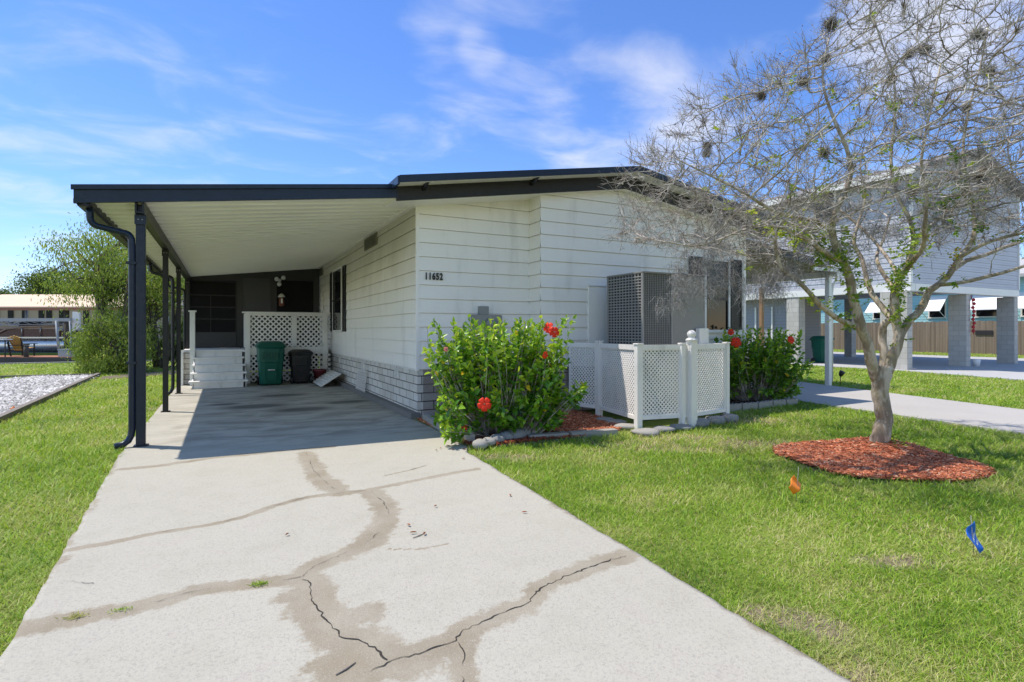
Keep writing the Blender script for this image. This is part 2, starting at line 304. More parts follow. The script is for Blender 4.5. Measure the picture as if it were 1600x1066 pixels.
class MB:
    def __init__(s): s.v = []; s.f = []; s.mi = []; s.cur = 0; s.smooth = []
    def add(s, vs, fs, smooth=False):
        b = len(s.v); s.v += [tuple(p) for p in vs]; s.f += [tuple(b+i for i in f) for f in fs]; s.mi += [s.cur]*len(fs); s.smooth += [smooth]*len(fs); return s
    def box(s, x0, x1, y0, y1, z0, z1):
        return s.add([(x, y, z) for z in (z0, z1) for y in (y0, y1) for x in (x0, x1)], [(0, 2, 3, 1), (4, 5, 7, 6), (0, 1, 5, 4), (2, 6, 7, 3), (0, 4, 6, 2), (1, 3, 7, 5)])
    def bbox(s, x0, x1, y0, y1, z0, z1, b=.006):
        # box with bevelled edges
        import bmesh
        bm = bmesh.new(); bmesh.ops.create_cube(bm, size=1)
        for v in bm.verts: v.co = ((x0+x1)/2+v.co.x*(x1-x0), (y0+y1)/2+v.co.y*(y1-y0), (z0+z1)/2+v.co.z*(z1-z0))
        bmesh.ops.bevel(bm, geom=list(bm.edges), offset=min(b, (x1-x0)*.4, (y1-y0)*.4, (z1-z0)*.4), segments=2, affect='EDGES')
        bm.verts.index_update(); s.add([v.co[:] for v in bm.verts], [[v.index for v in f.verts] for f in bm.faces]); bm.free(); return s
    def hexa(s, bot, top):   # four bottom points, four top points (ccw from above)
        return s.add(list(bot)+list(top), [(3, 2, 1, 0), (4, 5, 6, 7), (0, 1, 5, 4), (1, 2, 6, 5), (2, 3, 7, 6), (3, 0, 4, 7)])
    def bar(s, a, b, w, h, up=(0, 0, 1)):
        a = Vector(a); b = Vector(b); d = (b-a).normalized(); u = Vector(up)
        if abs(d.dot(u)) > .98: u = Vector((0, 1, 0))
        r = d.cross(u).normalized(); u = r.cross(d).normalized(); r = r*w/2; u = u*h/2
        return s.add([a-r-u, a+r-u, a+r+u, a-r+u, b-r-u, b+r-u, b+r+u, b-r+u], [(0, 1, 2, 3), (7, 6, 5, 4), (0, 4, 5, 1), (1, 5, 6, 2), (2, 6, 7, 3), (3, 7, 4, 0)])
    def poly(s, pts): return s.add(pts, [tuple(range(len(pts)))])
    def prism(s, pts, ext):   # pts polygon, ext vector
        n = len(pts); q = [tuple(Vector(p)+Vector(ext)) for p in pts]
        return s.add(list(pts)+q, [tuple(range(n))[::-1], tuple(range(n, 2*n))]+[(i, (i+1) % n, n+(i+1) % n, n+i) for i in range(n)])
    def tube(s, pts, rad, k=8, cap=True, smooth=True):
        pts = [Vector(p) for p in pts]; n = len(pts)
        if isinstance(rad, (int, float)): rad = [rad]*n
        vs = []; ref = None
        for i, p in enumerate(pts):
            d = (pts[min(i+1, n-1)]-pts[max(i-1, 0)]).normalized()
            if ref is None: ref = d.orthogonal().normalized()
            ref = (ref-d*ref.dot(d)).normalized(); q = d.cross(ref)
            for j in range(k):
                a = 2*math.pi*j/k; vs.append(p+(ref*math.cos(a)+q*math.sin(a))*rad[i])
        fs = [(i*k+j, i*k+(j+1) % k, (i+1)*k+(j+1) % k, (i+1)*k+j) for i in range(n-1) for j in range(k)]
        if cap: fs += [tuple(range(k))[::-1], tuple((n-1)*k+j for j in range(k))]
        return s.add(vs, fs, smooth)
    def lathe(s, c, prof, k=20):
        vs = []
        for r, z in prof:
            for j in range(k): a = 2*math.pi*j/k; vs.append((c[0]+r*math.cos(a), c[1]+r*math.sin(a), c[2]+z))
        n = len(prof); fs = [(i*k+j, i*k+(j+1) % k, (i+1)*k+(j+1) % k, (i+1)*k+j) for i in range(n-1) for j in range(k)]
        fs += [tuple(range(k))[::-1], tuple((n-1)*k+j for j in range(k))]
        return s.add(vs, fs, True)
    def isl(s, name, mats, parent=None):
        # one object for every separate piece
        p = list(range(len(s.v)))
        def fd(i):
            while p[i] != i: p[i] = p[p[i]]; i = p[i]
            return i
        for f in s.f:
            for i in f[1:]: p[fd(i)] = fd(f[0])
        gr = {}
        for k, f in enumerate(s.f): gr.setdefault(fd(f[0]), []).append(k)
        out = []
        for ks in gr.values():
            m = MB(); ids = sorted({i for k in ks for i in s.f[k]}); mp = {i: j for j, i in enumerate(ids)}; m.v = [s.v[i] for i in ids]; m.f = [tuple(mp[i] for i in s.f[k]) for k in ks]; m.mi = [s.mi[k] for k in ks]; m.smooth = [s.smooth[k] for k in ks]; out.append(m.build(name, mats, parent))
        return out
    def build(s, name, mats, parent=None, org=None):
        if isinstance(mats, str): mats = [mats]
        V = np.array(s.v, dtype=float); o = np.array(org) if (org is not None and parent is None) else origin_for(V, parent)
        me = bpy.data.meshes.new(name); me.from_pydata((V-o).tolist(), [], s.f)
        for m in mats: me.materials.append(MATS[m])
        me.polygons.foreach_set('material_index', s.mi); me.polygons.foreach_set('use_smooth', s.smooth); me.update(); auto_uv(me)
        return link(name, me, parent, tuple(o))
def npmesh(name, V, F, mat, parent=None, attrs=None, smooth=False, uv=False, org=None):
    V = np.asarray(V, dtype=np.float64); o = np.array(org) if (org is not None and parent is None) else origin_for(V, parent)
    k = F.shape[1]; me = bpy.data.meshes.new(name); me.vertices.add(len(V)); me.vertices.foreach_set('co', (V-o).astype(np.float32).ravel())
    me.loops.add(F.size); me.loops.foreach_set('vertex_index', F.astype(np.int32).ravel()); me.polygons.add(len(F))
    me.polygons.foreach_set('loop_start', np.arange(0, F.size, k, dtype=np.int32)); me.polygons.foreach_set('loop_total', np.full(len(F), k, np.int32))
    if smooth: me.polygons.foreach_set('use_smooth', np.ones(len(F), bool))
    me.update(calc_edges=True)
    for an, av in (attrs or {}).items():
        a = me.attributes.new(an, 'FLOAT', 'POINT'); a.data.foreach_set('value', np.asarray(av, np.float32))
    for m in ([mat] if isinstance(mat, str) else mat): me.materials.append(MATS[m])
    if uv: auto_uv(me)
    return link(name, me, parent, tuple(o))
def nrm(a): return a/np.maximum(np.linalg.norm(a, axis=-1, keepdims=True), 1e-9)
def tubes_np(P, Rd, k=4):
    P = np.asarray(P, float); N, m, _ = P.shape; T = np.empty_like(P); T[:, 1:-1] = P[:, 2:]-P[:, :-2]; T[:, 0] = P[:, 1]-P[:, 0]; T[:, -1] = P[:, -1]-P[:, -2]; T = nrm(T)
    ref = np.tile(nrm(rng.normal(size=(N, 1, 3))), (1, m, 1)); A = nrm(np.cross(T, ref)); B = np.cross(T, A)
    ang = 2*np.pi*np.arange(k)/k; V = P[:, :, None]+Rd[:, :, None, None]*(np.cos(ang)[None, None, :, None]*A[:, :, None]+np.sin(ang)[None, None, :, None]*B[:, :, None])
    base = (np.arange(N)*m*k)[:, None, None]; i = np.arange(m-1)[None, :, None]*k; j = np.arange(k)[None, None, :]; j2 = (j+1) % k
    F = np.stack([base+i+j, base+i+j2, base+i+k+j2, base+i+k+j], -1).reshape(-1, 4)
    return V.reshape(-1, 3), F
def leaves_np(C, D, L, Wd, fold=.25, droop=.2, up=None):
    # each leaf: six points, two quads along a folded midrib
    N = len(C); D = nrm(D); U = nrm(rng.normal(size=(N, 3))*.6+np.array([0, 0, 1.])) if up is None else up
    S_ = nrm(np.cross(D, U)); U = np.cross(S_, D); L = np.broadcast_to(np.asarray(L, float), (N,))[:, None]; Wd = np.broadcast_to(np.asarray(Wd, float), (N,))[:, None]
    b = C; t = C+D*L-U*L*droop; l1 = C+D*L*.3+S_*Wd*.5+U*Wd*fold; l2 = C+D*L*.68+S_*Wd*.4+U*(Wd*fold-L*droop*.4)
    r1 = C+D*L*.3-S_*Wd*.5+U*Wd*fold; r2 = C+D*L*.68-S_*Wd*.4+U*(Wd*fold-L*droop*.4)
    V = np.stack([b, r1, r2, t, l2, l1], 1).reshape(-1, 3); o = (np.arange(N)*6)[:, None]
    F = np.concatenate([o+np.array([[0, 1, 2, 3]]), o+np.array([[0, 3, 4, 5]])]); return V, F
def join(parts):
    Vs, Fs, off = [], [], 0
    for V, F in parts: Vs.append(V); Fs.append(F+off); off += len(V)
    return np.concatenate(Vs), np.concatenate(Fs)
def clip(poly, a, b, c):   # keep a*s+b*z<=c
    out = []
    for i in range(len(poly)):
        p, q = poly[i], poly[(i+1) % len(poly)]; dp = a*p[0]+b*p[1]-c; dq = a*q[0]+b*q[1]-c
        if dp <= 0: out.append(p)
        if dp*dq < 0: t = dp/(dp-dq); out.append((p[0]+(q[0]-p[0])*t, p[1]+(q[1]-p[1])*t))
    return out
def laps(mb, f, s0, s1, z0, z1, h, cuts=(), proud=.018):
    """lapped boards: f(s, z, d) gives the point at s along the wall, z up, d out of the wall"""
    z = z0; g = h*.038
    while z < z1-1e-6:
        zt = min(z+h, z1); p = [(s0, z+g), (s1, z+g), (s1, zt), (s0, zt)]
        for c in cuts: p = clip(p, *c) if p else p
        if len(p) > 2:
            mb.poly([f(s, zz, proud-(proud-.001)*(zz-z)/h) for s, zz in p])
            lo = [q for q in p if abs(q[1]-z-g) < 1e-6]
            if len(lo) > 1:
                a, b = min(lo)[0], max(lo)[0]; mb.poly([f(a, z+g, -.012), f(b, z+g, -.012), f(b, z+g, proud), f(a, z+g, proud)])
                mb.poly([f(a, z-.002, -.012), f(b, z-.002, -.012), f(b, z+g, -.012), f(a, z+g, -.012)])
        z += h
def pip(X, Y, poly):
    ins = np.zeros(X.shape, bool); n = len(poly)
    for i in range(n):
        x0, y0 = poly[i]; x1, y1 = poly[(i+1) % n]
        if y0 == y1: continue
        c = ((y0 > Y) != (y1 > Y)) & (X < (x1-x0)*(Y-y0)/(y1-y0)+x0); ins ^= c
    return ins
def vnoise(X, Y, s, seed=0):    # smooth value noise
    r = np.random.default_rng(seed); g = r.random((256, 256)); x = X*s+1000; y = Y*s+1000; xi = np.floor(x).astype(int); yi = np.floor(y).astype(int); fx = x-xi; fy = y-yi
    fx = fx*fx*(3-2*fx); fy = fy*fy*(3-2*fy); a = g[xi % 256, yi % 256]; b = g[(xi+1) % 256, yi % 256]; c = g[xi % 256, (yi+1) % 256]; d = g[(xi+1) % 256, (yi+1) % 256]
    return (a*(1-fx)+b*fx)*(1-fy)+(c*(1-fx)+d*fx)*fy
def fbm(X, Y, s, seed=0): return (vnoise(X, Y, s, seed)*.5+vnoise(X, Y, s*2.1, seed+1)*.3+vnoise(X, Y, s*4.3, seed+2)*.2)
# ================================================================== THE SETTING
GZ = -.035
drive = [(2.15, -4), (2.23, 1.36), (2.32, 2.88), (2.5, 6.0), (2.62, 6.3), (2.66, 7.4), (2.66, 19), (-1.05, 19), (-1.05, 7.6), (-.95, 5.5), (-.86, 3.2), (-.84, -4)]
drive2 = [(8.7, -6), (9.73, 3.61), (10.25, 7.3), (10.6, 9), (10.6, 20), (14.5, 20), (14.35, 11), (13.9, 9.4), (12.65, 4.69), (11.3, -6)]
slab2 = [(18.2, -2), (20.35, 7.6), (21.3, 11.2), (21.5, 26), (36, 26), (36, -2)]
gravel = [(-3.18, 11.3), (-3.5, 21.6), (-5.2, 21.9), (-6.5, 19.5), (-9, 16), (-12, 11), (-9, 6)]
sand = [(-3.35, 21.2), (-3.2, 20.0), (-1.6, 21.3), (-.8, 22.6), (-1.2, 23.3), (-2.6, 22.4)]
bedL = [(2.70, 8.6), (2.72, 7.4), (2.68, 6.42), (2.95, 6.16), (4.8, 6.22), (5.2, 6.5), (5.45, 7.5), (5.4, 8.6)]
bedR = [(7.1, 8.3), (7.2, 7.2), (8.0, 7.12), (9.1, 7.15), (10.1, 7.35), (10.3, 8.3)]
mring_c = G(1366, 717)
bare_spots = [(*G(1150, 655), .9, .35), (*G(1000, 690), .75, .22), (*G(1170, 690), .7, .25), (*G(1060, 680), .7, .2), (*G(790, 710), .5, .2), (*G(1200, 955), .28, .1), (*G(1290, 975), .15, .1), (*G(1400, 868), .3, .05), (*G(1300, 1040), .2, .1), (*G(235, 637), .3, .35), (*G(1040, 700), .9, .18)]
def bareness(X, Y):
    b = np.zeros_like(X)
    for x, y, rx, ry in bare_spots:
        # spots stretch across the view direction
        dx = (X-x)*FY-(Y-y)*FX; dy = (X-x)*FX+(Y-y)*FY
        b = np.maximum(b, np.clip(1.35-np.sqrt((dx/rx)**2+(dy/max(ry, .12))**2), 0, 1))
    return np.clip(b*1.2+(fbm(X, Y, 3.5, 5)-.5)*1.1*(b > .02), 0, 1)
def ground():
    # one sheet reaching the horizon, fine near the camera
    xs = np.concatenate([[-900, -300, -100, -40, -20], np.arange(-12, 24.01, .15), [30, 45, 70, 120, 300, 900]])
    ys = np.concatenate([[-300, -60, -15], np.arange(-4, 24.01, .15), [28, 31.2]])
    X, Y = np.meshgrid(xs, ys, indexing='ij'); Z = GZ+(fbm(X, Y, .7, 3)-.5)*.02*((abs(X) < 60))
    n, m = X.shape; idx = np.arange(n*m).reshape(n, m); F = np.stack([idx[:-1, :-1], idx[1:, :-1], idx[1:, 1:], idx[:-1, 1:]], -1).reshape(-1, 4)
    far = npmesh('ground', np.stack([X, Y, Z], -1).reshape(-1, 3), F, 'lawn_ground', attrs={'bare': bareness(X, Y).ravel()}, org=(0, 0, 0)); far['kind'] = 'structure'
    # beyond the canal
    b = MB(); b.box(-900, 900, 52, 900, GZ-1.2, GZ-.05); b.box(12, 900, 31.15, 52.1, GZ-1.2, GZ-.02); tagp(b.build('far_bank', 'lawn_ground', org=(0, 60, 0)), kind='structure')
    b = MB(); b.box(-200, 12.1, 31.0, 52.2, -1.2, -.75); tagp(b.build('canal_water', 'water'), kind='structure')
    b = MB(); b.box(-200, 12, 31.1, 31.35, -1.2, .02); tagp(b.build('seawall', 'edging_concrete'), kind='structure')
ground()
def segdist(X, Y, pts):
    d = np.full(X.shape, 1e9); 
    for (ax, ay), (bx, by) in zip(pts[:-1], pts[1:]):
        vx, vy = bx-ax, by-ay; t = np.clip(((X-ax)*vx+(Y-ay)*vy)/(vx*vx+vy*vy+1e-9), 0, 1); d = np.minimum(d, np.hypot(X-ax-vx*t, Y-ay-vy*t))
    return d
CR = {  # crack lines of the photograph, laid on the ground: points and half width of the stain either side
 'a': ([(22, 985), (105, 968), (180, 955), (240, 942), (300, 925), (350, 917), (400, 912), (440, 907), (470, 902)], .075),
 'b': ([(470, 902), (490, 885), (530, 868), (570, 852), (596, 828), (607, 800), (596, 782), (580, 769)], .085),
 'c': ([(105, 860), (180, 846), (250, 832), (330, 820), (380, 808), (430, 790), (480, 777), (530, 771), (570, 767), (620, 757), (700, 741), (745, 733)], .035),
 'd': ([(530, 770), (505, 750), (490, 735), (478, 708)], .085),
 'e': ([(470, 905), (484, 910), (487, 935), (505, 962), (522, 985), (534, 998), (560, 1000), (590, 1015), (605, 1032)], .10),
 'f': ([(560, 1066), (583, 1048), (607, 1036), (640, 1026), (680, 1012), (712, 1002), (725, 985), (760, 970), (800, 952), (822, 946), (845, 920), (880, 902), (940, 880), (978, 869)], .075),
 'g': ([(715, 1003), (726, 1020), (723, 1045), (726, 1075)], .05),
 'h': ([(190, 733), (250, 728), (330, 716), (430, 706), (520, 698)], .05),
 'i': ([(600, 744), (640, 735), (665, 728)], .01),
 'j': ([(607, 858), (660, 858), (700, 850)], .012)}
def jag(pts, step=.03, amp=.012, seed=1):
    r = np.random.default_rng(seed); out = []
    for (ax, ay), (bx, by) in zip(pts[:-1], pts[1:]):
        L = math.hypot(bx-ax, by-ay); n = max(int(L/step), 1)
        for i in range(n): t = i/n; out.append((ax+(bx-ax)*t+r.normal()*amp, ay+(by-ay)*t+r.normal()*amp))
    out.append(pts[-1]); return out
def grid_in(poly, step):
    xs = [p[0] for p in poly]; ys = [p[1] for p in poly]; return np.arange(min(xs), max(xs)+step, step), np.arange(min(ys), max(ys)+step, step)
def driveway():
    st = .03; ys = np.arange(0.8, 9.0, st); ys = np.concatenate([[-4], ys, np.arange(9.0, 19.01, .1)]); L = np.array(drive)
    def edge(y, side):
        pts = [(2.15, -4), (2.23, 1.36), (2.32, 2.88), (2.5, 6.0), (2.62, 6.3), (2.68, 7.4), (2.68, 19.01)] if side else [(-.84, -4), (-.86, 3.2), (-.95, 5.5), (-1.05, 7.6), (-1.05, 19.01)]
        e = np.interp(y, [p[1] for p in pts], [p[0] for p in pts]); return e+(fbm(e, y, 4.0, 9+side)-.5)*.045*(y < 8)
    n = 118; U = np.linspace(0, 1, n); Y, UU = np.meshgrid(ys, U, indexing='ij'); X = edge(Y, 0)*(1-UU)+edge(Y, 1)*UU
    Z = (fbm(X, Y, 1.1, 21)-.5)*.004
    stain = np.zeros_like(X)
    for k, (px, w) in CR.items():
        d = segdist(X, Y, [G(*p) for p in px]); wv = w*(.7+.75*fbm(X, Y, 3.0, 30))*(1.0); stain = np.maximum(stain, np.clip(1.0-.5*d/wv, 0, 1))
    for px, w in (((640, 1040), .12), ((570, 960), .1), ((450, 935), .07), ((490, 925), .09), ((540, 1040), .15)):
        x, y = G(*px); stain = np.maximum(stain, np.clip(1-.5*np.hypot(X-x, Y-y)/w*(.8+.5*fbm(X, Y, 4, 8)), 0, 1))
    # earth-brown margins beside the lawn
    em = np.minimum((X-edge(Y, 0)), (edge(Y, 1)-X)); stain = np.maximum(stain, np.clip(.50-em*6+(fbm(X, Y, 2.2, 4)-.5)*.7, 0, .55)*(Y < 8))
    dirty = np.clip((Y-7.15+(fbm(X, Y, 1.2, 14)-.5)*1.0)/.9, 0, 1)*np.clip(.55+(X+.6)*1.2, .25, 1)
    oil = np.zeros_like(X)
    for px, r in (((400, 635), 1.0), ((470, 640), .9), ((545, 628), .8), ((440, 618), .9), ((350, 632), .5), ((360, 600), .6), ((520, 602), .9)):
        x, y = G(*px); oil = np.maximum(oil, np.clip(1.05-np.hypot((X-x)/r, (Y-y)/(r*.55)), 0, 1))
    m, k = X.shape; V = np.stack([X, Y, Z], -1).reshape(-1, 3); idx = np.arange(m*k).reshape(m, k)
    F = np.stack([idx[:-1, :-1], idx[:-1, 1:], idx[1:, 1:], idx[1:, :-1]], -1).reshape(-1, 4)
    # skirt down the two long sides
    nb = len(V); lo = V.reshape(m, k, 3)[:, [0, -1]].copy(); lo[:, :, 2] = -.12; V = np.concatenate([V, lo.reshape(-1, 3)]); j = np.arange(m-1)
    F = np.concatenate([F, np.stack([idx[:-1, 0], idx[1:, 0], nb+2*(j+1), nb+2*j], -1), np.stack([idx[1:, -1], idx[:-1, -1], nb+2*j+1, nb+2*(j+1)+1], -1)])
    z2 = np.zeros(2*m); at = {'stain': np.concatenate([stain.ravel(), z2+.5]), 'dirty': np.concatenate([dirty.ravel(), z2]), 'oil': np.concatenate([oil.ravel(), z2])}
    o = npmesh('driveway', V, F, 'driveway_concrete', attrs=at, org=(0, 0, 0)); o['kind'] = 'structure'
    # the open cracks themselves, thin uneven dark ribbons
    b = MB(); r = random.Random(3)
    def ribbon(px, w0, w1, seed, skip=0):
        pts = jag([G(*p) for p in px], .022, .0055, seed); n = len(pts); w = 0
        for i in range(n-1):
            (ax, ay), (bx, by) = pts[i], pts[i+1]; d = math.hypot(bx-ax, by-ay)+1e-6; nx, ny = -(by-ay)/d, (bx-ax)/d
            wn = .72*w0+.72*(w1-w0)*abs(mnoise.noise((bx*9, by*9, seed))*2.2); 
            if mnoise.noise((bx*3.1, by*3.1, seed+5)) < skip-.5: wn = 0
            if w+wn > 0: b.poly([(ax-nx*w/2, ay-ny*w/2, .0035), (bx-nx*wn/2, by-ny*wn/2, .0035), (bx+nx*wn/2, by+ny*wn/2, .0035), (ax+nx*w/2, ay+ny*w/2, .0035)])
            w = wn
    ribbon(CR['a'][0][3:], .001, .009, 1, .2); ribbon(CR['b'][0][:4], .001, .006, 2, .35); ribbon(CR['c'][0][2:9], .0, .005, 3, .38); ribbon(CR['d'][0], .0, .006, 4, .4)
    ribbon(CR['e'][0], .003, .011, 5); ribbon(CR['f'][0], .003, .012, 6, .05); ribbon(CR['g'][0], .003, .011, 7); ribbon(CR['b'][0][3:], 0, .005, 8, .4)
    ribbon(CR['i'][0], .0, .006, 9, .2); ribbon([(95, 908), (150, 912), (175, 916)], 0, .005, 10, .2); ribbon([(400, 617), (480, 614), (560, 622)], .0, .02, 11, .1); ribbon([(320, 660), (520, 657), (640, 655)], 0, .012, 12, .3)
    c = b.build('driveway_crack', 'crack_dark', o); c['kind'] = 'structure'
driveway()
def flat(name, poly, mat, z, th=.12, kind='structure', label=None):
    b = MB(); b.prism([(x, y, z-th) for x, y in poly], (0, 0, th)); o = b.build(name, mat, org=(0, 0, 0)); o['kind'] = kind; return o
flat('side_driveway', drive2, 'pale_concrete', .0); flat('neighbour_slab', slab2, 'bright_slab', .0)
flat('sand_path', sand, 'soil', GZ+.02, .03)
def gravel_bed():
    o = flat('gravel_bed', gravel, 'soil', GZ+.015, .05)
    n = 60000; X = rng.uniform(-12, -3.1, n); Y = rng.uniform(6, 22, n); k = pip(X, Y, [(a*.995, b) for a, b in gravel]); X, Y = X[k], Y[k]; n = len(X)
    r = rng.uniform(.018, .05, n)*(1+(Y-11)*.03); C = np.stack([X, Y, GZ+.02+r*.3], -1)
    oc = np.array([[1, 0, 0], [0, 1, 0], [-1, 0, 0], [0, -1, 0], [0, 0, 1.]]); a = rng.uniform(0, 6.28, n); s = rng.uniform(.6, 1.25, (n, 1, 3))
    P = oc[None]*s; P = P+rng.normal(size=P.shape)*.14; ca, sa = np.cos(a)[:, None], np.sin(a)[:, None]; Q = P.copy(); Q[..., 0] = P[..., 0]*ca-P[..., 1]*sa; Q[..., 1] = P[..., 0]*sa+P[..., 1]*ca
    Q[..., 2] *= .7; V = (C[:, None]+Q*r[:, None, None]).reshape(-1, 3); o5 = (np.arange(n)*5)[:, None]
    F = np.concatenate([o5+np.array([[i, (i+1) % 4, 4]]) for i in range(4)]); s = npmesh('gravel', V, F, 'gravel_stone', attrs={'rnd': np.repeat(rng.random(n), 5)}, org=(0, 0, 0))
    tagp(s, 'loose grey gravel filling the timber edged bed', 'gravel', kind='stuff')
    e = empty('landscape_timber', (-3.18, 15, 0), 'weathered timber edging along the near side of the gravel bed', 'edging')
    b = MB(); b.bar((-3.10, 10.6, .0), (-3.26, 14.5, .0), .10, .13); b.build('timber_beam', 'timber', e); b = MB(); b.bar((-3.26, 14.53, .0), (-3.42, 18.2, .0), .10, .12); b.build('timber_beam', 'timber', e); b = MB(); b.bar((-3.42, 18.23, .0), (-3.55, 21.9, .0), .10, .12); b.build('timber_beam', 'timber', e)
    b = MB(); b.bar((-3.62, 21.9, .0), (-6.0, 22.1, .0), .08, .09); tagp(b.build('landscape_timber', 'timber'), 'thin timber edging across the far end of the gravel bed', 'edging')
gravel_bed()
# ================================================================== THE HOUSE
HX0, HX1, HY, HY2, HYB = 2.72, 9.65, 8.58, 8.17, 18.8   # left wall, right wall, front wall, front bay, back
RX, RZ = 6.41, 4.16                                      # ridge
def roofz(x, base=0):   # underside of the roof over the gable
    return 3.98-abs(x-RX)*.158+base
house = empty('mobile_home', (6.2, 13, 0), 'white mobile home with lapped siding, painted brick skirting and black roof trim', 'house')
def build_house():
    P = house; SB = .78; LH = .2245
    # walls: side, front, bay
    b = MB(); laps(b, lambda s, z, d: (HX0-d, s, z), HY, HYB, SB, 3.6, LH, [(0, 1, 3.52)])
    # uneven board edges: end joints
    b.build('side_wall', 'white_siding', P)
    zt = lambda: [(.158, 1, 3.98+.158*RX), (-.158, 1, 3.98-.158*RX)]
    cut = [(-.158, 1, 3.98-.158*RX), (.158, 1, 3.98+.158*RX)]
    b = MB(); laps(b, lambda s, z, d: (s, HY-d, z), HX0, 4.75, SB, 4.1, LH, cut); b.build('front_wall', 'white_siding_front', P)
    b = MB(); laps(b, lambda s, z, d: (4.75-d, s, z), HY2, HY, SB, 4.1, LH, [(0, 1, roofz(4.75))]); b.build('bay_return', 'white_siding_front', P)
    b = MB(); laps(b, lambda s, z, d: (s, HY2-d, z), 4.75-.014, HX1, SB, 4.1, LH, cut); b.build('bay_wall', 'white_siding_front', P)
    b = MB(); laps(b, lambda s, z, d: (HX1+d, s, z), HY2, HYB, SB, 3.6, LH, [(0, 1, 3.45)]); b.build('right_wall', 'white_siding', P)
    b = MB(); b.poly([(HX0, HYB, 0), (HX1, HYB, 0), (HX1, HYB, 3.45), (RX, HYB, 3.97), (HX0, HYB, 3.4)]); b.build('back_wall', 'white_siding', P)
    # corner boards
    for nm, (x0, x1, y0, y1, zt) in (('corner_board', (HX0-.022, HX0+.035, HY-.022, HY+.035, 3.4)), ('corner_board', (HX1-.045, HX1+.024, HY2-.024, HY2+.045, 3.45))):
        b = MB(); b.bbox(x0, x1, y0, y1, SB-.02, zt, .004); b.build(nm, 'white_siding_front', P)
    # brick skirting
    b = MB(); b.box(HX0+.01, HX0+.1, HY+.002, HYB, .03, SB-.004); b.build('side_skirting', 'painted_brick', P)
    b = MB(); b.box(HX0+.012, 4.76, HY+.004, HY+.1, .0, SB-.004); b.box(4.76, 4.86, HY2+.012, HY+.1, .0, SB-.004); b.box(4.762, HX1-.01, HY2+.01, HY2+.1, 0, SB-.006); b.build('front_skirting', 'stained_brick', P)
    b = MB(); b.bbox(HX0-.10, HX0+.06, HY-.02, HYB-.1, -.05, .105, .015); b.build('footing', 'dark_concrete', P)
    # ledge flashing over the skirting
    b = MB(); b.box(HX0-.012, HX0+.03, HY+.03, HYB, SB-.012, SB+.004); b.build('flashing', 'white_paint', P)
    # skirting vents
    for y, z, s in ((15.32, .62, .07), (12.48, .60, .10), (9.78, .645, .085)):
        b = MB(); b.bbox(HX0-.012, HX0+.02, y-s*1.2, y+s*1.2, z-s, z+s, .004); v = b.build('skirting_vent', 'white_paint', P)
        b = MB(); [b.box(HX0-.0165, HX0-.0125, y-s*.95, y+s*.95, z-s*.8+i*s*.27, z-s*.8+i*s*.27+s*.09) for i in range(7)]; b.build('vent_slot', 'meter_grey', v)
    # white lattice access panel leaning over the skirting
    b = MB(); lattice(b, lambda s, z, d: (HX0-.03-d-.05*(1-z/.5), 11.9+s, .1+z), .92, .46, .11, .022, .006); b.build('lattice_vent', 'white_vinyl', P)
    # upper wall vents
    for (y0, y1, z0, z1) in ((11.1, 12.2, 3.12, 3.36), (17.95, 18.6, 3.12, 3.36)):
        b = MB(); b.bbox(HX0-.035, HX0+.01, y0, y1, z0, z1, .005); v = b.build('wall_vent', 'olive_board', P)
        b = MB(); n = 6; [b.box(HX0-.042, HX0-.037, y0+.07, y1-.07, z0+.03+i*(z1-z0-.06)/n, z0+.03+(i+.45)*(z1-z0-.06)/n) for i in range(n)]; b.build('louvre', 'black_metal', v)
    # side window and its shutter
    b = MB(); y0, y1, z0, z1 = 14.82, 16.05, 1.42, 3.02
    b.box(HX0-.05, HX0+.02, y0-.05, y1+.05, z0-.05, z0); b.box(HX0-.05, HX0+.02, y0-.05, y1+.05, z1, z1+.05); b.box(HX0-.05, HX0+.02, y0-.05, y0, z0, z1); b.box(HX0-.05, HX0+.02, y1, y1+.05, z0, z1)
    w = b.build('side_window', 'white_paint', P)
    b = MB(); b.box(HX0-.02, HX0-.01, y0, y1, z0, z1); b.build('pane', 'window_glass', w)
    b = MB(); b.box(HX0-.055, HX0-.021, y0, y1, (z0+z1)/2-.02, (z0+z1)/2+.02); b.box(HX0-.04, HX0-.021, y0, y0+.03, z0, z1); b.box(HX0-.04, HX0-.021, y1-.03, y1, z0, z1); b.build('sash', 'black_metal', w)
    def shutter(ax, a0, a1, z0, z1, at, name='shutter'):
        b = MB(); f = (lambda u0, u1, d0, d1, q0, q1: b.box(at-d1, at-d0, u0, u1, q0, q1)) if ax == 'x' else (lambda u0, u1, d0, d1, q0, q1: b.box(u0, u1, at-d1, at-d0, q0, q1))
        t = .045; f(a0, a0+t, .016, .045, z0, z1); f(a1-t, a1, .016, .045, z0, z1); f(a0+t, a1-t, .016, .045, z0, z0+t); f(a0+t, a1-t, .016, .045, z1-t, z1); f(a0+t, a1-t, .016, .022, z0+t, z1-t)
        n = int((z1-z0-2*t)/.045)
        for i in range(n): z = z0+t+.045*i; f(a0+t, a1-t, .022, .038, z+.004, z+.028)
        b.build(name, 'black_metal', P)
    shutter('x', 16.2, 16.55, 1.38, 3.04, HX0); shutter('x', 14.3, 14.66, 1.38, 3.04, HX0)
    # front window with shutters
    x0, x1, z0, z1 = 8.52, 9.13, 1.42, 2.80; b = MB(); Y = HY2
    for q in ((x0-.05, x0, z0, z1), (x1, x1+.05, z0, z1), (x0-.05, x1+.05, z0-.06, z0), (x0-.05, x1+.05, z1, z1+.05)): b.box(q[0], q[1], Y-.055, Y+.02, q[2], q[3])
    w = b.build('front_window', 'white_paint', P); b = MB(); b.box(x0, x1, Y-.022, Y-.012, z0, z1); b.build('pane', 'window_glass', w)
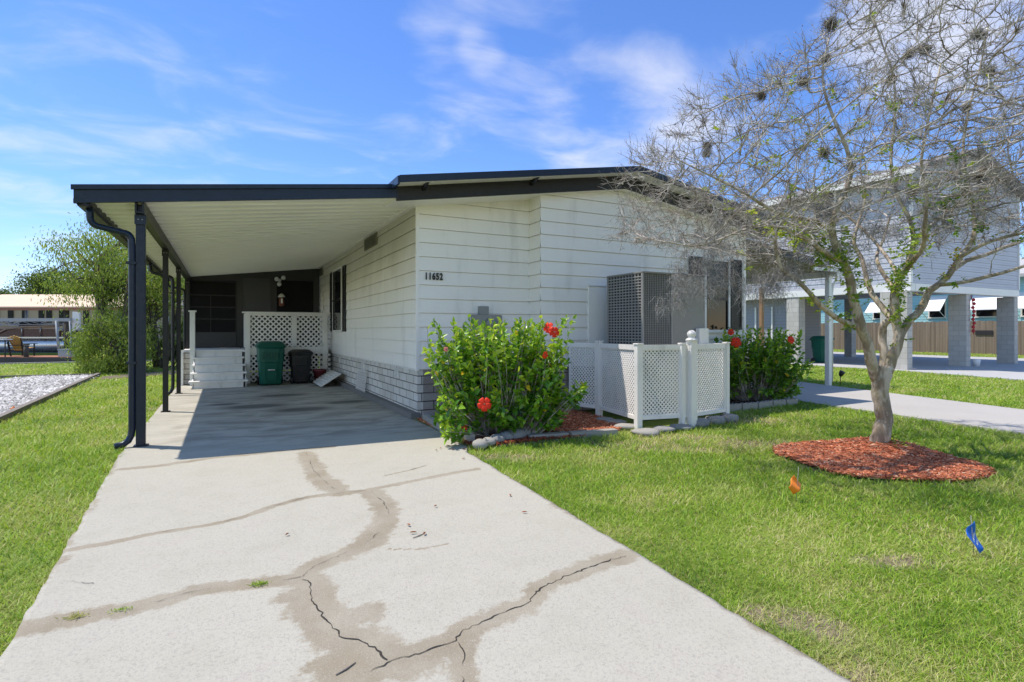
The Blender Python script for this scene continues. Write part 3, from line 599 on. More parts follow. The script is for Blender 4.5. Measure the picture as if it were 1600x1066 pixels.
    b = MB(); b.box(x0, x1, Y-.045, Y-.023, 2.02, 2.07); b.box(x0, x0+.03, Y-.04, Y-.023, z0, z1); b.box(x1-.03, x1, Y-.04, Y-.023, z0, z1); b.build('sash', 'black_metal', w)
    shutter('y', 9.22, 9.54, 1.42, 2.86, HY2); shutter('y', 8.08, 8.42, 1.42, 2.86, HY2)
    # access panel beside the air conditioner
    b = MB(); b.bbox(5.70, 6.20, HY2-.034, HY2-.001, 1.0, 2.18, .006); b.build('access_panel', 'white_siding_front', P); b = MB(); b.box(5.69, 6.21, HY2-.045, HY2-.001, 2.185, 2.205); b.build('panel_flashing', 'white_paint', P)
    # meter box group
    b = MB(); b.bbox(3.64, 4.16, HY-.14, HY-.002, 1.28, 1.665, .01); b.bbox(3.765, 3.93, HY-.10, HY-.002, 1.667, 1.81, .006); m = b.build('meter_box', 'meter_grey', P)
    b = MB(); b.tube([(3.93, HY-.141, 1.52), (3.93, HY-.24, 1.52)], [.095, .085], 20); b.build('meter_dial', 'meter_grey', m); b = MB(); b.tube([(4.05, HY-.06, 1.28), (4.05, HY-.06, .2)], .022, 8); b.build('conduit', 'meter_grey', m)
    # house number
    cu = bpy.data.curves.new('number_text', 'FONT'); cu.body = '11652'; cu.size = .150; cu.extrude = .006; cu.offset = .0055; cu.space_character = 1.2
    t = bpy.data.objects.new('number_text', cu); COL.objects.link(t); bpy.context.view_layer.update()
    me = bpy.data.meshes.new_from_object(t.evaluated_get(bpy.context.evaluated_depsgraph_get())); bpy.data.objects.remove(t)
    xs = [v.co.x for v in me.vertices]; k = .288/(max(xs)-min(xs)); x_ = min(xs)
    for v in me.vertices: v.co = ((v.co.x-x_)*k+2.855, HY-.028-v.co.z, v.co.y*1.0+2.222)
    for v in me.vertices: v.co -= Vector(WO[P.name])
    me.materials.clear(); me.materials.append(MATS['black_trim']); o = bpy.data.objects.new('house_number', me); COL.objects.link(o); o.parent = P; WO[o.name] = WO[P.name]; o['label'] = 'black house number 11652 on the white siding'
    # white wire ornament on the side wall near the porch
    b = MB(); pts = [(HX0-.03, 18.05+.14*math.sin(a*1.0)*(1 if a < 6 else .5), 1.95+.09*a) for a in [i*.35 for i in range(20)]]; b.tube(pts, .022, 6); b.tube([(p[0], 36.1-p[1], p[2]) for p in pts], .022, 6); b.build('wire_ornament', 'white_paint', P)
    # ---- roof
    b = MB()   # metal roof slabs, edge over the front
    Yf, T = 7.63, .045; 
    def rz(x): return RZ+.01-abs(x-RX)*.164
    for xa, xb in ((2.18, RX), (RX, 10.15)):
        b.hexa([(xa, Yf, rz(xa)), (xb, Yf, rz(xb)), (xb, HYB+.2, rz(xb)), (xa, HYB+.2, rz(xa))], [(xa, Yf, rz(xa)+T), (xb, Yf, rz(xb)+T), (xb, HYB+.2, rz(xb)+T), (xa, HYB+.2, rz(xa)+T)])
    roof = b.build('metal_roof', 'cream_panel', P)
    b = MB()
    for xa, xb in ((2.16, RX), (RX, 10.17)):
        b.hexa([(xa, Yf-.03, rz(xa)-.015), (xb, Yf-.03, rz(xb)-.015), (xb, Yf-.003, rz(xb)-.015), (xa, Yf-.003, rz(xa)-.015)], [(xa, Yf-.03, rz(xa)+.085), (xb, Yf-.03, rz(xb)+.085), (xb, Yf-.003, rz(xb)+.085), (xa, Yf-.003, rz(xa)+.085)])
    for x in (2.15, 10.17): b.box(x-.015, x+.015, Yf-.03, HYB+.2, rz(x)-.04, rz(x)+.075)
    b.build('edge_trim', 'navy_metal', roof)
    b = MB()   # original black gable band
    for xa, xb in ((2.22, 6.40), (6.40, 10.05)):
        f = lambda x: 3.94-abs(x-6.40)*.158
        g = lambda x: 4.19-abs(x-6.40)*.160
        b.hexa([(xa, 7.95, f(xa)), (xb, 7.95, f(xb)), (xb, 7.99, f(xb)), (xa, 7.99, f(xa))], [(xa, 7.95, g(xa)), (xb, 7.95, g(xb)), (xb, 7.99, g(xb)), (xa, 7.99, g(xa))])
        b.hexa([(xa, 7.935, g(xa)-.06), (xb, 7.935, g(xb)-.06), (xb, 7.949, g(xb)-.06), (xa, 7.949, g(xa)-.06)], [(xa, 7.935, g(xa)-.005), (xb, 7.935, g(xb)-.005), (xb, 7.949, g(xb)-.005), (xa, 7.949, g(xa)-.005)])
    b.build('gable_band', 'black_trim', P)
    b = MB()   # soffit behind the band
    for xa, xb in ((2.62, 6.40), (6.40, 9.98)):
        f = lambda x: 3.945-abs(x-6.40)*.158
        b.hexa([(xa, 7.99, f(xa)+.004), (xb, 7.99, f(xb)+.004), (xb, 8.66, f(xb)+.004), (xa, 8.66, f(xa)+.004)], [(xa, 7.99, f(xa)+.03), (xb, 7.99, f(xb)+.03), (xb, 8.66, f(xb)+.03), (xa, 8.66, f(xa)+.03)])
    b.build('soffit', 'cream_panel', P)
    for x in (2.62, 4.45, 8.2):
        b = MB(); z = 4.19-abs(x-6.4)*.16; b.bar((x, 8.0, z-.02), (x, 7.66, z+.03), .07, .05); b.bar((x+.0, 8.0, z-.12), (x, 7.70, z+.01), .05, .04); b.build('roof_bracket', 'black_metal', P)
    b = MB(); b.box(10.1, 10.2, 7.7, HYB, 3.44, 3.55); b.build('right_gutter', 'navy_metal', roof)
def lattice(b, f, w, h, pitch, sw, th, d0=0):
    """diagonal strips clipped to a w x h rectangle; f(s, z, d) maps to the world"""
    for sg, dd in ((1, 0), (-1, th)):
        c = -h if sg > 0 else 0; k = 0; c = math.floor(-h/pitch)*pitch if sg > 0 else 0
        while c < (w if sg > 0 else w+h):
            hw = sw/math.sqrt(2)*1.0
            p = [(0, 0), (w, 0), (w, h), (0, h)]
            # strip: |s - sg*z - c| <= hw
            p = clip(p, 1, -sg, c+hw) if p else p; p = clip(p, -1, sg, -(c-hw)) if p else p
            if len(p) > 2:
                n = len(p); A = [f(s, z, dd) for s, z in p]; B = [f(s, z, dd+th) for s, z in p]; b.add(A+B, [tuple(range(n))[::-1], tuple(range(n, 2*n))]+[(i, (i+1) % n, n+(i+1) % n, n+i) for i in range(n)])
            c += pitch
build_house()
# ================================================================== SCREENED PORCH of the house (parts of the home)
def porch():
    P = house; Y = 18.6; x0, x1 = -1.0, HX0-.03
    top = lambda x: 3.06+(x+1.0)*.098
    b = MB(); b.hexa([(x0, Y+.02, 2.86), (x1, Y+.02, 3.0), (x1, Y+.08, 3.0), (x0, Y+.08, 2.86)], [(x0, Y+.02, top(x0)), (x1, Y+.02, top(x1)), (x1, Y+.08, top(x1)), (x0, Y+.08, top(x0))])
    b.box(x0, x0+.12, Y+.015, Y+.085, .9, 2.9); b.box(.33, .46, Y+.015, Y+.085, .9, 3.05); b.box(1.30, 1.44, Y+.015, Y+.085, .9, 3.1); b.box(2.52, x1, Y+.015, Y+.085, .9, 3.1)
    w = b.build('porch_wall', 'dark_panel', P)
    b = MB(); b.box(x0+.12, .33, Y+.03, Y+.06, .9, 1.36); b.box(1.44, 2.52, Y+.03, Y+.06, .9, 1.8); b.isl('kick_panel', 'dark_panel', w)
    b = MB()
    for z in (2.86, 2.45, 2.10, 1.75): b.box(x0+.12, .33, Y+.01, Y+.03, z-.02, z+.012)
    b.box(x0+.10, x0+.13, Y-.0, Y+.03, .9, 2.88); b.box(.31, .35, Y-.0, Y+.03, .9, 2.88); b.box(-.36, -.34, Y+.02, Y+.05, 1.36, 2.45); b.build('screen_frame', 'black_metal', w)
    b = MB(); b.box(x0+.12, .33, Y+.045, Y+.05, 1.36, 2.86); b.box(1.44, 2.52, Y+.045, Y+.05, 1.8, 2.95); b.isl('screen_pane', 'dark_screen', w)
    b = MB(); b.box(.47, 1.29, Y+.0, Y+.04, .9, 3.0); d = b.build('porch_door', 'screen_mesh', P); b = MB()
    for q in ((.44, .50, .88, 3.03), (1.26, 1.32, .88, 3.03), (.50, 1.26, 2.98, 3.04)): b.box(q[0], q[1], Y-.02, Y-.003, q[2], q[3])
    b.build('door_frame', 'dark_panel', d)
    b = MB(); b.box(x0, x0+.05, Y, 21.5, .0, 3.0); b.box(x0, x1, 21.45, 21.5, .0, 3.9); b.box(x1-.04, x1, Y+.1, 21.44, .0, 3.9); b.box(x0, x1, Y+.09, 21.5, 3.9, 3.94); b.build('back_room', 'room_dark', P)
    b = MB(); b.box(x0+.05, x1, Y+.1, 21.4, .80, .88); b.build('porch_floor', 'dock_frame', P)
    # flood light and lantern
    f = empty('flood_light', (1.52, Y-.05, 2.95), 'white twin flood light mounted high on the dark porch wall', 'light')
    b = MB(); b.tube([(1.52, Y-.0, 2.95), (1.52, Y-.05, 2.95)], .05, 14); b.build('mount', 'lamp_white', f)
    for dx, dz in ((-.09, .03), (.10, .08), (-.02, -.12)):
        b = MB(); p = Vector((1.52+dx, Y-.12, 2.95+dz)); b.tube([p+Vector((0, .07, 0)), p+Vector((0, .03, 0)), p, p-Vector((0, .04, .02))], [.03, .05, .065, .062], 14); b.build('lamp_head', 'lamp_white', f)
    l = empty('wall_lantern', (1.56, Y-.05, 2.2), 'small copper and white lantern hanging below the flood light', 'lantern')
    b = MB(); b.lathe((1.57, Y-.1, 2.15), [(.03, 0), (.075, .02), (.075, .26), (.03, .28)], 8); b.build('lantern_body', 'copper', l); b = MB(); b.lathe((1.57, Y-.1, 2.43), [(.11, 0), (.08, .06), (.02, .12)], 8); b.build('lantern_cap', 'lamp_white', l)
    b = MB(); b.box(1.545, 1.595, Y-.185, Y-.175, 2.24, 2.38); b.build('lantern_glass', 'lamp_white', l)
porch()
# ================================================================== CARPORT
def carport():
    P = empty('carport', (-.9, 13, 0), 'flat carport roof on slim navy posts over the shaded driveway', 'carport')
    x0, x1, y0, y1 = -1.47, HX0+.02, 7.97, 18.95
    u = lambda x: 2.90+(x-x0)*.118      # underside
    b = MB(); b.hexa([(x0, y0, u(x0)+.045), (x1, y0, u(x1)+.045), (x1, y1, u(x1)+.045), (x0, y1, u(x0)+.045)], [(x0, y0, u(x0)+.09), (x1, y0, u(x1)+.09), (x1, y1, u(x1)+.09), (x0, y1, u(x0)+.09)])
    b.build('roof_pan', 'cream_panel', P)
    # ribs of the pans, seen from below
    b = MB(); y = y0+.05; n = 0
    while y < y1-.15:
        prof = [(y, .01), (y+.001, .043), (y+.019, .043), (y+.02, .01), (y+.035, -.012), (y+.075, -.012), (y+.09, .01), (y+.16, .01), (y+.161, .038), (y+.172, .038), (y+.173, .01), (y+.30, .01)]
        for (ya, za), (yb, zb) in zip(prof[:-1], prof[1:]): b.poly([(x0+.1, ya, u(x0+.1)+za), (x0+.1, yb, u(x0+.1)+zb), (x1-.06, yb, u(x1-.06)+zb), (x1-.06, ya, u(x1-.06)+za)])
        y += .30
    b.build('ceiling', 'cream_panel', P)
    # front fascia, left gutter, wall channel
    b = MB(); xa, xb = -1.52, 2.22; ft = lambda x: 3.035+(x+1.52)*.121; fb = lambda x: 2.85+(x+1.52)*.125
    b.hexa([(xa, 7.93, fb(xa)), (xb, 7.93, fb(xb)), (xb, 7.965, fb(xb)), (xa, 7.965, fb(xa))], [(xa, 7.93, ft(xa)), (xb, 7.93, ft(xb)), (xb, 7.965, ft(xb)), (xa, 7.965, ft(xa))])
    b.hexa([(xa-.02, 7.90, ft(xa)-.035), (xb, 7.90, ft(xb)-.035), (xb, 7.929, ft(xb)-.035), (xa-.02, 7.929, ft(xa)-.035)], [(xa-.02, 7.90, ft(xa)+.02), (xb, 7.90, ft(xb)+.02), (xb, 7.929, ft(xb)+.02), (xa-.02, 7.929, ft(xa)+.02)])
    b.hexa([(xa, 7.915, fb(xa)), (xb, 7.915, fb(xb)), (xb, 7.929, fb(xb)), (xa, 7.929, fb(xa))], [(xa, 7.915, fb(xa)+.05), (xb, 7.915, fb(xb)+.05), (xb, 7.929, fb(xb)+.05), (xa, 7.929, fb(xa)+.05)])
    b.build('front_fascia', 'navy_metal', P)
    b = MB(); b.prism([(x0-.05, 7.966, 3.04), (x0-.05, 7.966, 2.90), (x0-.02, 7.966, 2.83), (x0+.08, 7.966, 2.83), (x0+.10, 7.966, 2.86), (x0+.10, 7.966, 2.95), (x0+.085, 7.966, 2.95), (x0+.06, 7.966, 2.86), (x0-.01, 7.966, 2.86), (x0-.035, 7.966, 2.91), (x0-.035, 7.966, 3.04)], (0, y1-7.966, 0)); b.build('gutter', 'black_metal', P)
    b = MB(); b.hexa([(x1-.12, y0+.02, 3.37), (x1-.03, y0+.02, 3.37), (x1-.03, y1-.2, 3.37), (x1-.12, y1-.2, 3.37)], [(x1-.12, y0+.02, 3.41), (x1-.03, y0+.02, 3.43), (x1-.03, y1-.2, 3.43), (x1-.12, y1-.2, 3.41)]); b.build('wall_channel', 'cream_panel', P)
    b = MB(); b.hexa([(2.2, 7.99, 3.30), (2.72, 7.99, 3.36), (2.72, 8.56, 3.36), (2.2, 8.56, 3.30)], [(2.2, 7.99, 3.37), (2.72, 7.99, 3.42), (2.72, 8.56, 3.42), (2.2, 8.56, 3.37)]); b.build('roof_joint', 'cream_panel', P)
    b = MB(); b.box(-.945, -.925, 7.97, 18.7, 2.80, 2.945); b.box(-.87, -.85, 7.97, 18.7, 2.80, 2.955); b.box(-.924, -.871, 7.97, 18.7, 2.805, 2.822); b.build('beam', 'black_metal', P)
    # posts: ribbed square tubes with a foot and a bracket
    for i, (y, w) in enumerate(((8.12, .095), (11.35, .08), (14.5, .08), (17.9, .08))):
        x = -.897; b = MB(); h = w/2; m = 'navy_metal' if i == 0 else 'black_metal'
        b.bbox(x-h, x+h, y-h, y+h, -.02, 2.80 if i else 2.925, .008)
        for s in (-.55, 0, .55): b.box(x+s*h-.004, x+s*h+.004, y-h-.004, y-h-.0005, .02, 2.79); b.box(x-h-.004, x-h-.0005, y+s*h-.004, y+s*h+.004, .02, 2.79)
        p = b.build('post', m, P)
        b = MB(); b.bbox(x-h-.012, x+h+.012, y-h-.03, y-h-.006, 2.68, 2.80, .004); b.bbox(x-h-.03, x+h+.03, y-h-.028, y+h+.028, .001, .012, .003); b.isl('bracket', m, p)
        b = MB(); [b.tube([(x+dx, y-h-.03, 2.74), (x+dx, y-h-.038, 2.74)], .009, 8) for dx in (-.02, .02)]; b.isl('bolt', 'grey_metal', p)
    def spout(y, big, m):
        r = .038 if big else .034
        b = MB(); X = -1.40; pts = [(X, y-.02, 2.85), (X, y-.02, 2.78)]
        for k in range(7): a = math.pi/2*k/6; pts.append((X+.10*(1-math.cos(a)), y-.02, 2.74-.11*math.sin(a)))
        pts += [(-1.20, y-.03, 2.605), (-1.10, y-.03, 2.585)]
        for k in range(7): a = math.pi/2*k/6; pts.append((-1.075+.085*math.sin(a), y-.04, 2.575-.09*(1-math.cos(a))))
        pts += [(-.985, y-.04, 2.3), (-.985, y-.04, .22), (-.995, y-.04, .14), (-1.02, y-.05, .08), (-1.07, y-.07, .045), (-1.15, y-.10, .03)]
        b.tube(pts, r, 8); s = b.build('downspout', m, P)
        b = MB(); [b.box(-1.04, -.94, y-.092 if big else y-.085, y-.0, z, z+.03) for z in (2.2, 1.0)]; b.isl('strap', m, s)
    spout(8.13, True, 'navy_metal'); spout(14.2, False, 'black_metal'); spout(18.3, False, 'black_metal')
carport()
# ================================================================== STAIRS AND DECK OF THE PORCH
def stairs():
    P = empty('porch_steps', (-.15, 16.2, 0), 'white wooden steps climbing to the dark screened porch door', 'steps')
    n = 5; x0, x1 = -.66, .44; rise = .90/n
    for i in range(n):
        y = 15.42+.29*i; z = rise*(i+1); e = .02*(n-i)
        b = MB(); b.bbox(x0-e, x1+e, y-.02, y+.33, z-.042, z, .006); b.build('tread', 'white_paint', P)
        b = MB(); b.box(x0+.01, x1-.01, y+.012, y+.035, z-rise+.001, z-.043); b.build('riser', 'white_paint', P)
    for x in (x0-.03, x1+.035):
        b = MB(); b.prism([(x, 15.52, .0), (x, 17.2, .0), (x, 17.2, .9), (x, 17.0, .9), (x, 15.50, .14)], (.028, 0, 0)); b.build('stringer', 'white_paint', P)
    b = MB(); b.bbox(x0-.12, x0-.0, 16.5, 16.62, .0, 1.88, .006); b.bbox(x0-.15, x0+.03, 16.47, 16.65, 1.885, 1.92, .006); b.build('newel_post', 'white_paint', P)
stairs()
def deck():
    P = empty('porch_deck', (1.5, 17, 0), 'white lattice sided deck between the steps and the house wall', 'deck')
    y = 16.32; x0, x1 = .50, 2.60
    b = MB(); b.box(.44, HX0-.14, y+.06, 18.5, .84, .895); b.box(-.95, .42, 17.0, 18.58, .84, .898); b.build('floor_board', 'white_paint', P)
    b = MB(); b.bbox(x0, x1, y-.01, y+.03, .76, .96, .005); b.build('rim_board', 'white_paint', P)
    b = MB(); b.bbox(x0-.08, x1+.05, y-.06, y+.07, 1.865, 1.905, .006); b.build('top_rail', 'white_paint', P)
    for x in (x0-.01, x0+1.14, x1-.16): b = MB(); b.bbox(x-.0, x+.13, y-.035, y-.0115, .0 if x != x0+1.14 else .97, 1.86, .004); b.build('rail_post', 'white_paint', P)
    b = MB(); b.bbox(x0, x1, y-.03, y-.012, 1.80, 1.863, .003); b.build('rail_board', 'white_paint', P)
    for z0, z1 in ((.96, 1.86), (.04, .76)):
        b = MB(); lattice(b, lambda s, z, d: (x0+.06+s, y+.045-d, z0+z), x1-x0+.0, z1-z0, .138, .038, .009); b.build('lattice_panel', 'white_vinyl', P)
    b = MB(); lattice(b, lambda s, z, d: (x0-.02+d, y+.06+s, .96+z), .7, .9, .138, .038, .009); b.build('lattice_panel', 'white_vinyl', P)
    b = MB(); b.box(-1.0, -.95, 16.7, 18.55, .02, .84); b.build('side_skirt', 'painted_brick', P); b = MB(); b.box(-.96, -.78, 16.75, 16.79, .02, .835); b.build('front_skirt', 'painted_brick', P)
    b = MB(); b.bbox(-1.02, -.93, 16.6, 16.69, 0, .9, .005); b.build('corner_post', 'white_paint', P)
deck()
# ================================================================== BINS, POT, BOARD
def bin_(name, c, w, d, h, mat, label, group=None, rot=0):
    P = empty(name, c, label, 'bin', group); P['dummy'] = 0; del P['dummy']
    def ring(z, wx, dy, y=0): return [(c[0]-wx/2, c[1]-dy/2+y, c[2]+z), (c[0]+wx/2, c[1]-dy/2+y, c[2]+z), (c[0]+wx/2, c[1]+dy/2+y, c[2]+z), (c[0]-wx/2, c[1]+dy/2+y, c[2]+z)]
    b = MB(); hb = h*.86
    def loft(rs, ex=.12):
        # rounded rectangle rings
        vs = []; K = 20
        for z, wx, dy, y in rs:
            for k in range(K):
                a = 2*math.pi*(k+.5)/K; ca, sa = math.cos(a), math.sin(a); q = 5
                r = (abs(ca)**q+abs(sa)**q)**(-1/q); vs.append((c[0]+wx/2*r*ca, c[1]+y+dy/2*r*sa, c[2]+z))
        n = len(rs); fs = [(i*K+j, i*K+(j+1) % K, (i+1)*K+(j+1) % K, (i+1)*K+j) for i in range(n-1) for j in range(K)]+[tuple(range(K))[::-1], tuple((n-1)*K+j for j in range(K))]
        b.add(vs, fs, False)
    loft([(.03, w*.74, d*.66, .03), (.06, w*.77, d*.70, .02), (hb*.62, w*.88, d*.88, 0), (hb*.63, w*.93, d*.93, 0), (hb*.97, w*.96, d*.98, 0), (hb, w*1.0, d*1.0, 0)])
    b.build('bin_body', mat, P)
    # front panel recess, ribs, bar
    b = MB(); yf = c[1]-d*.5+.012
    b.hexa([(c[0]-w*.16, yf+.06, c[2]+.12), (c[0]+w*.16, yf+.06, c[2]+.12), (c[0]+w*.16, yf+.1, c[2]+.12), (c[0]-w*.16, yf+.1, c[2]+.12)], [(c[0]-w*.19, yf+.0, c[2]+hb*.60), (c[0]+w*.19, yf+.0, c[2]+hb*.60), (c[0]+w*.19, yf+.1, c[2]+hb*.60), (c[0]-w*.19, yf+.1, c[2]+hb*.60)])
    for i in range(7): x = c[0]-w*.3+i*w*.1; b.bar((x, yf-.012, c[2]+hb*.70), (x, yf-.012, c[2]+hb*.88), .014, .02)
    b.build('front_panel', mat, P)
    b = MB(); b.tube([(c[0]-w*.12, yf+.005, c[2]+hb*.42), (c[0]+w*.12, yf+.005, c[2]+hb*.42)], .012, 8); b.build('lift_bar', 'lamp_white' if mat == 'green_plastic' else 'dark_plastic', P)
    b = MB(); loft([(hb+.004, w*1.08, d*1.10, -.01), (hb+.035, w*1.10, d*1.13, -.01), (hb+.07, w*1.02, d*1.05, 0), (h*.985, w*.80, d*.8, .02), (h, w*.6, d*.6, .02)]); b.build('lid', mat, P)
    b = MB(); b.tube([(c[0]-w*.4, c[1]+d*.58, c[2]+hb*.98), (c[0]+w*.4, c[1]+d*.58, c[2]+hb*.98)], .016, 8); b.build('handle', mat, P)
    for sx in (-1, 1):
        x = c[0]+sx*w*.42; y = c[1]+d*.30 if mat == 'green_plastic' else c[1]-d*.28; b = MB(); b.tube([(x-.025, y, c[2]+.105), (x+.025, y, c[2]+.105)], .10, 16); b.build('wheel', 'dark_plastic', P)
    return P
g = G(422, 600); bin_('trash_cart', (1.07, 15.75, 0), .68, .74, 1.13, 'green_plastic', 'green wheeled bin standing by the white porch steps')
bin_('trash_cart', (1.82, 15.92, 0), .56, .60, .90, 'dark_plastic', 'black wheeled bin beside the green bin under the carport')
b = MB(); b.lathe((2.32, 16.0, 0), [(.12, .0), (.17, .30), (.185, .30), (.185, .35), (.16, .35), (.14, .28), (.02, .27)], 20); tagp(b.build('bucket', 'red_plastic'), 'dull red plastic pot between the black bin and the wall', 'pot')
def board():
    P = empty('vent_board', (2.3, 14.6, 0), 'white ribbed board leaning against the base of the side wall', 'board')
    b = MB(); A = Vector((2.12, 14.35, .02)); D = Vector((0, 1.45, 0)); U = Vector((.48, .0, .30)); N = U.cross(D).normalized()*-.02
    if N.z < 0: N = -N
    b.hexa([A, A+U, A+U+D, A+D], [A+N, A+U+N, A+U+D+N, A+D+N]); b.build('panel', 'white_paint', P)
    b = MB()
    for i in range(7): t = (i+.5)/7; q = A+U*t+N*1.6; b.bar(q+D*.02, q+D*.98, .015, .018, N)
    b.build('rib', 'white_paint', P)
board()
# ================================================================== AIR CONDITIONER AND ITS SCREEN
def ac():
    P = empty('air_conditioner', (6.6, 7.5, 0), 'tall grey air conditioner standing behind the white lattice screen', 'air conditioner')
    x0, x1, y0, y1, z1 = 5.86, 7.20, 6.90, 7.82, 2.34; xm = 6.47
    b = MB(); b.bbox(xm, x1, y0+.004, y1, .35, z1-.03, .008); b.box(x0+.03, xm-.001, y0+.04, y1-.0, .36, z1-.03); body = b.build('cabinet', ['grey_metal'], P)
    b = MB(); b.box(x0+.028, xm, y0+.034, y0+.0395, .4, z1-.04); b.box(x0+.022, x0+.0285, y0+.04, y1-.03, .4, z1-.04); b.build('coil', 'coil_dark', P)
    b = MB(); b.bbox(x0-.005, x1+.005, y0-.01, y1+.01, z1-.028, z1, .006); b.build('top_panel', 'grey_metal', P)
    # front grille: fine wires; left grille: broad louvre grid
    b = MB(); n = 0
    for i in range(17): x = x0+.02+(xm-x0-.03)*i/16; b.box(x-.004, x+.004, y0+.006, y0+.020, .36, z1-.03)
    z = .38
    while z < z1-.04: b.box(x0+.01, xm, y0+.0205, y0+.028, z-.005, z+.005); z += .028
    b.box(x0-.002, x0+.03, y0-.002, y0+.03, .35, z1-.03); b.box(xm-.01, xm+.012, y0-.002, y0+.03, .35, z1-.03); b.build('front_grille', 'grille_grey', P)
    b = MB(); ny = 11
    for i in range(ny+1): y = y0+.03+(y1-y0-.06)*i/ny; b.box(x0+.0, x0+.012, y-.008, y+.008, .36, z1-.03)
    z = .38
    while z < z1-.04: b.box(x0-.006, x0+.0, y0+.03, y1-.03, z-.009, z+.009); z += .047
    b.box(x0-.008, x0+.03, y1-.03, y1, .35, z1-.03); b.build('side_grille', 'grille_grey', P)
    b = MB(); b.box(6.66, 6.80, y0-.0005, y0+.003, 2.03, 2.10); l = b.build('rating_label', 'white_plain', P)
    b = MB(); [b.box(6.672+.0, 6.788, y0-.002, y0-.001, 2.045+.015*i, 2.050+.015*i) for i in range(3)]; b.build('label_print', 'black_trim', l)
    b = MB(); b.box(x0+.02, x1-.02, y0+.02, y1-.02, 0, .12); b.build('pad', 'edging_concrete', P); b = MB(); [b.box(x, x+.06, y, y+.06, .12, .35) for x in (x0+.05, x1-.11) for y in (y0+.05, y1-.11)]; b.build('stand', 'grey_metal', P)
    b = MB(); b.bbox(6.98, 7.2, y0-.09, y0-.002, 1.16, 1.44, .008); b.build('disconnect_box', 'white_vinyl', P)
ac()
def screen():
    P = empty('lattice_screen', (6.1, 6.9, 0), 'low white vinyl lattice screen wrapped round the grey air conditioner', 'fence')
    A = (5.27, 8.14); B = (5.46, 7.50); C = (5.27, 6.30); D = (6.11, 6.17); E = (7.07, 6.33)
    def panel(p, q, z0=.13, z1=1.19):
        p = Vector((*p, 0)); q = Vector((*q, 0)); d = (q-p).normalized(); n = Vector((d.y, -d.x, 0)); L = (q-p).length
        if n.dot(Vector((-1, -1, 0))) < 0: n = -n
        f = lambda s, z, dd: tuple(p+d*s+n*(dd-.006)+Vector((0, 0, z)))
        b = MB(); lattice(b, lambda s, z, dd: f(s+.03, z+z0+.04, dd), L-.06, z1-z0-.08, .062, .0195, .0045); o = b.build('lattice_panel', 'white_vinyl', P)
        b = MB(); b.bar(p+Vector((0, 0, z1-.03)), q+Vector((0, 0, z1-.03)), .036, .075); b.bar(p+Vector((0, 0, z0+.02)), q+Vector((0, 0, z0+.02)), .036, .055)
        for t in (.0, L): 
            c = p+d*(t+(.055 if t == 0 else -.055)); b.bar(c+Vector((0, 0, z0+.05)), c+Vector((0, 0, z1-.07)), .034, .04, d)
        b.build('panel_frame', 'white_vinyl', P)
    panel(A, B); panel(B, C); panel(C, D); panel(D, E); panel(E, (7.1, 8.1))
    def post(c, w, h, ang=0):
        b = MB(); h0 = -.03; b.bbox(c[0]-w/2, c[0]+w/2, c[1]-w/2, c[1]+w/2, h0, h, .006); b.bbox(c[0]-w*.62, c[0]+w*.62, c[1]-w*.62, c[1]+w*.62, h+.001, h+.022, .004); b.build('post', 'white_vinyl', P)
    post(B, .09, 1.215); post(C, .09, 1.20); post((5.98, 6.17), .075, 1.20); post(E, .075, 1.20); post((7.1, 8.08), .075, 1.2)
    c = (6.13, 6.13); b = MB(); b.bbox(c[0]-.062, c[0]+.062, c[1]-.062, c[1]+.062, -.04, 1.25, .008); b.lathe((c[0], c[1], 1.251), [(.088, 0), (.088, .02), (.07, .035), (.05, .045), (.045, .055), (.06, .075), (.068, .10), (.060, .125), (.035, .15), (.008, .16)], 20); b.build('finial_post', 'white_vinyl', P)
screen()
# ================================================================== STONES AND EDGING
def stone(c, r, squash, rotz, mat, label, name='edging_stone', boxy=2.2, group='stones edging the flower bed', seed=0, el=1.0):
    b = MB(); n, m = 12, 7; vs = []; rr = random.Random(seed)
    for i in range(m+1):
        th = math.pi*i/m
        for j in range(n):
            ph = 2*math.pi*j/n; x, y, z = math.sin(th)*math.cos(ph), math.sin(th)*math.sin(ph), math.cos(th); k = (abs(x)**boxy+abs(y)**boxy+abs(z)**boxy)**(-1/boxy)
            k *= 1+.16*mnoise.noise((x*1.6+seed, y*1.6, z*1.6)); vs.append(Vector((x*k*r*el, y*k*r, z*k*r*squash)))
    M = Matrix.Rotation(rotz, 4, 'Z'); vs = [M @ v+Vector(c) for v in vs]
    b.add(vs, [(i*n+j, i*n+(j+1) % n, (i+1)*n+(j+1) % n, (i+1)*n+j) for i in range(m) for j in range(n)], True); o = b.build(name, mat, org=(c[0], c[1], c[2]-r*squash*.5)); tagp(o, label, 'stone', group); return o
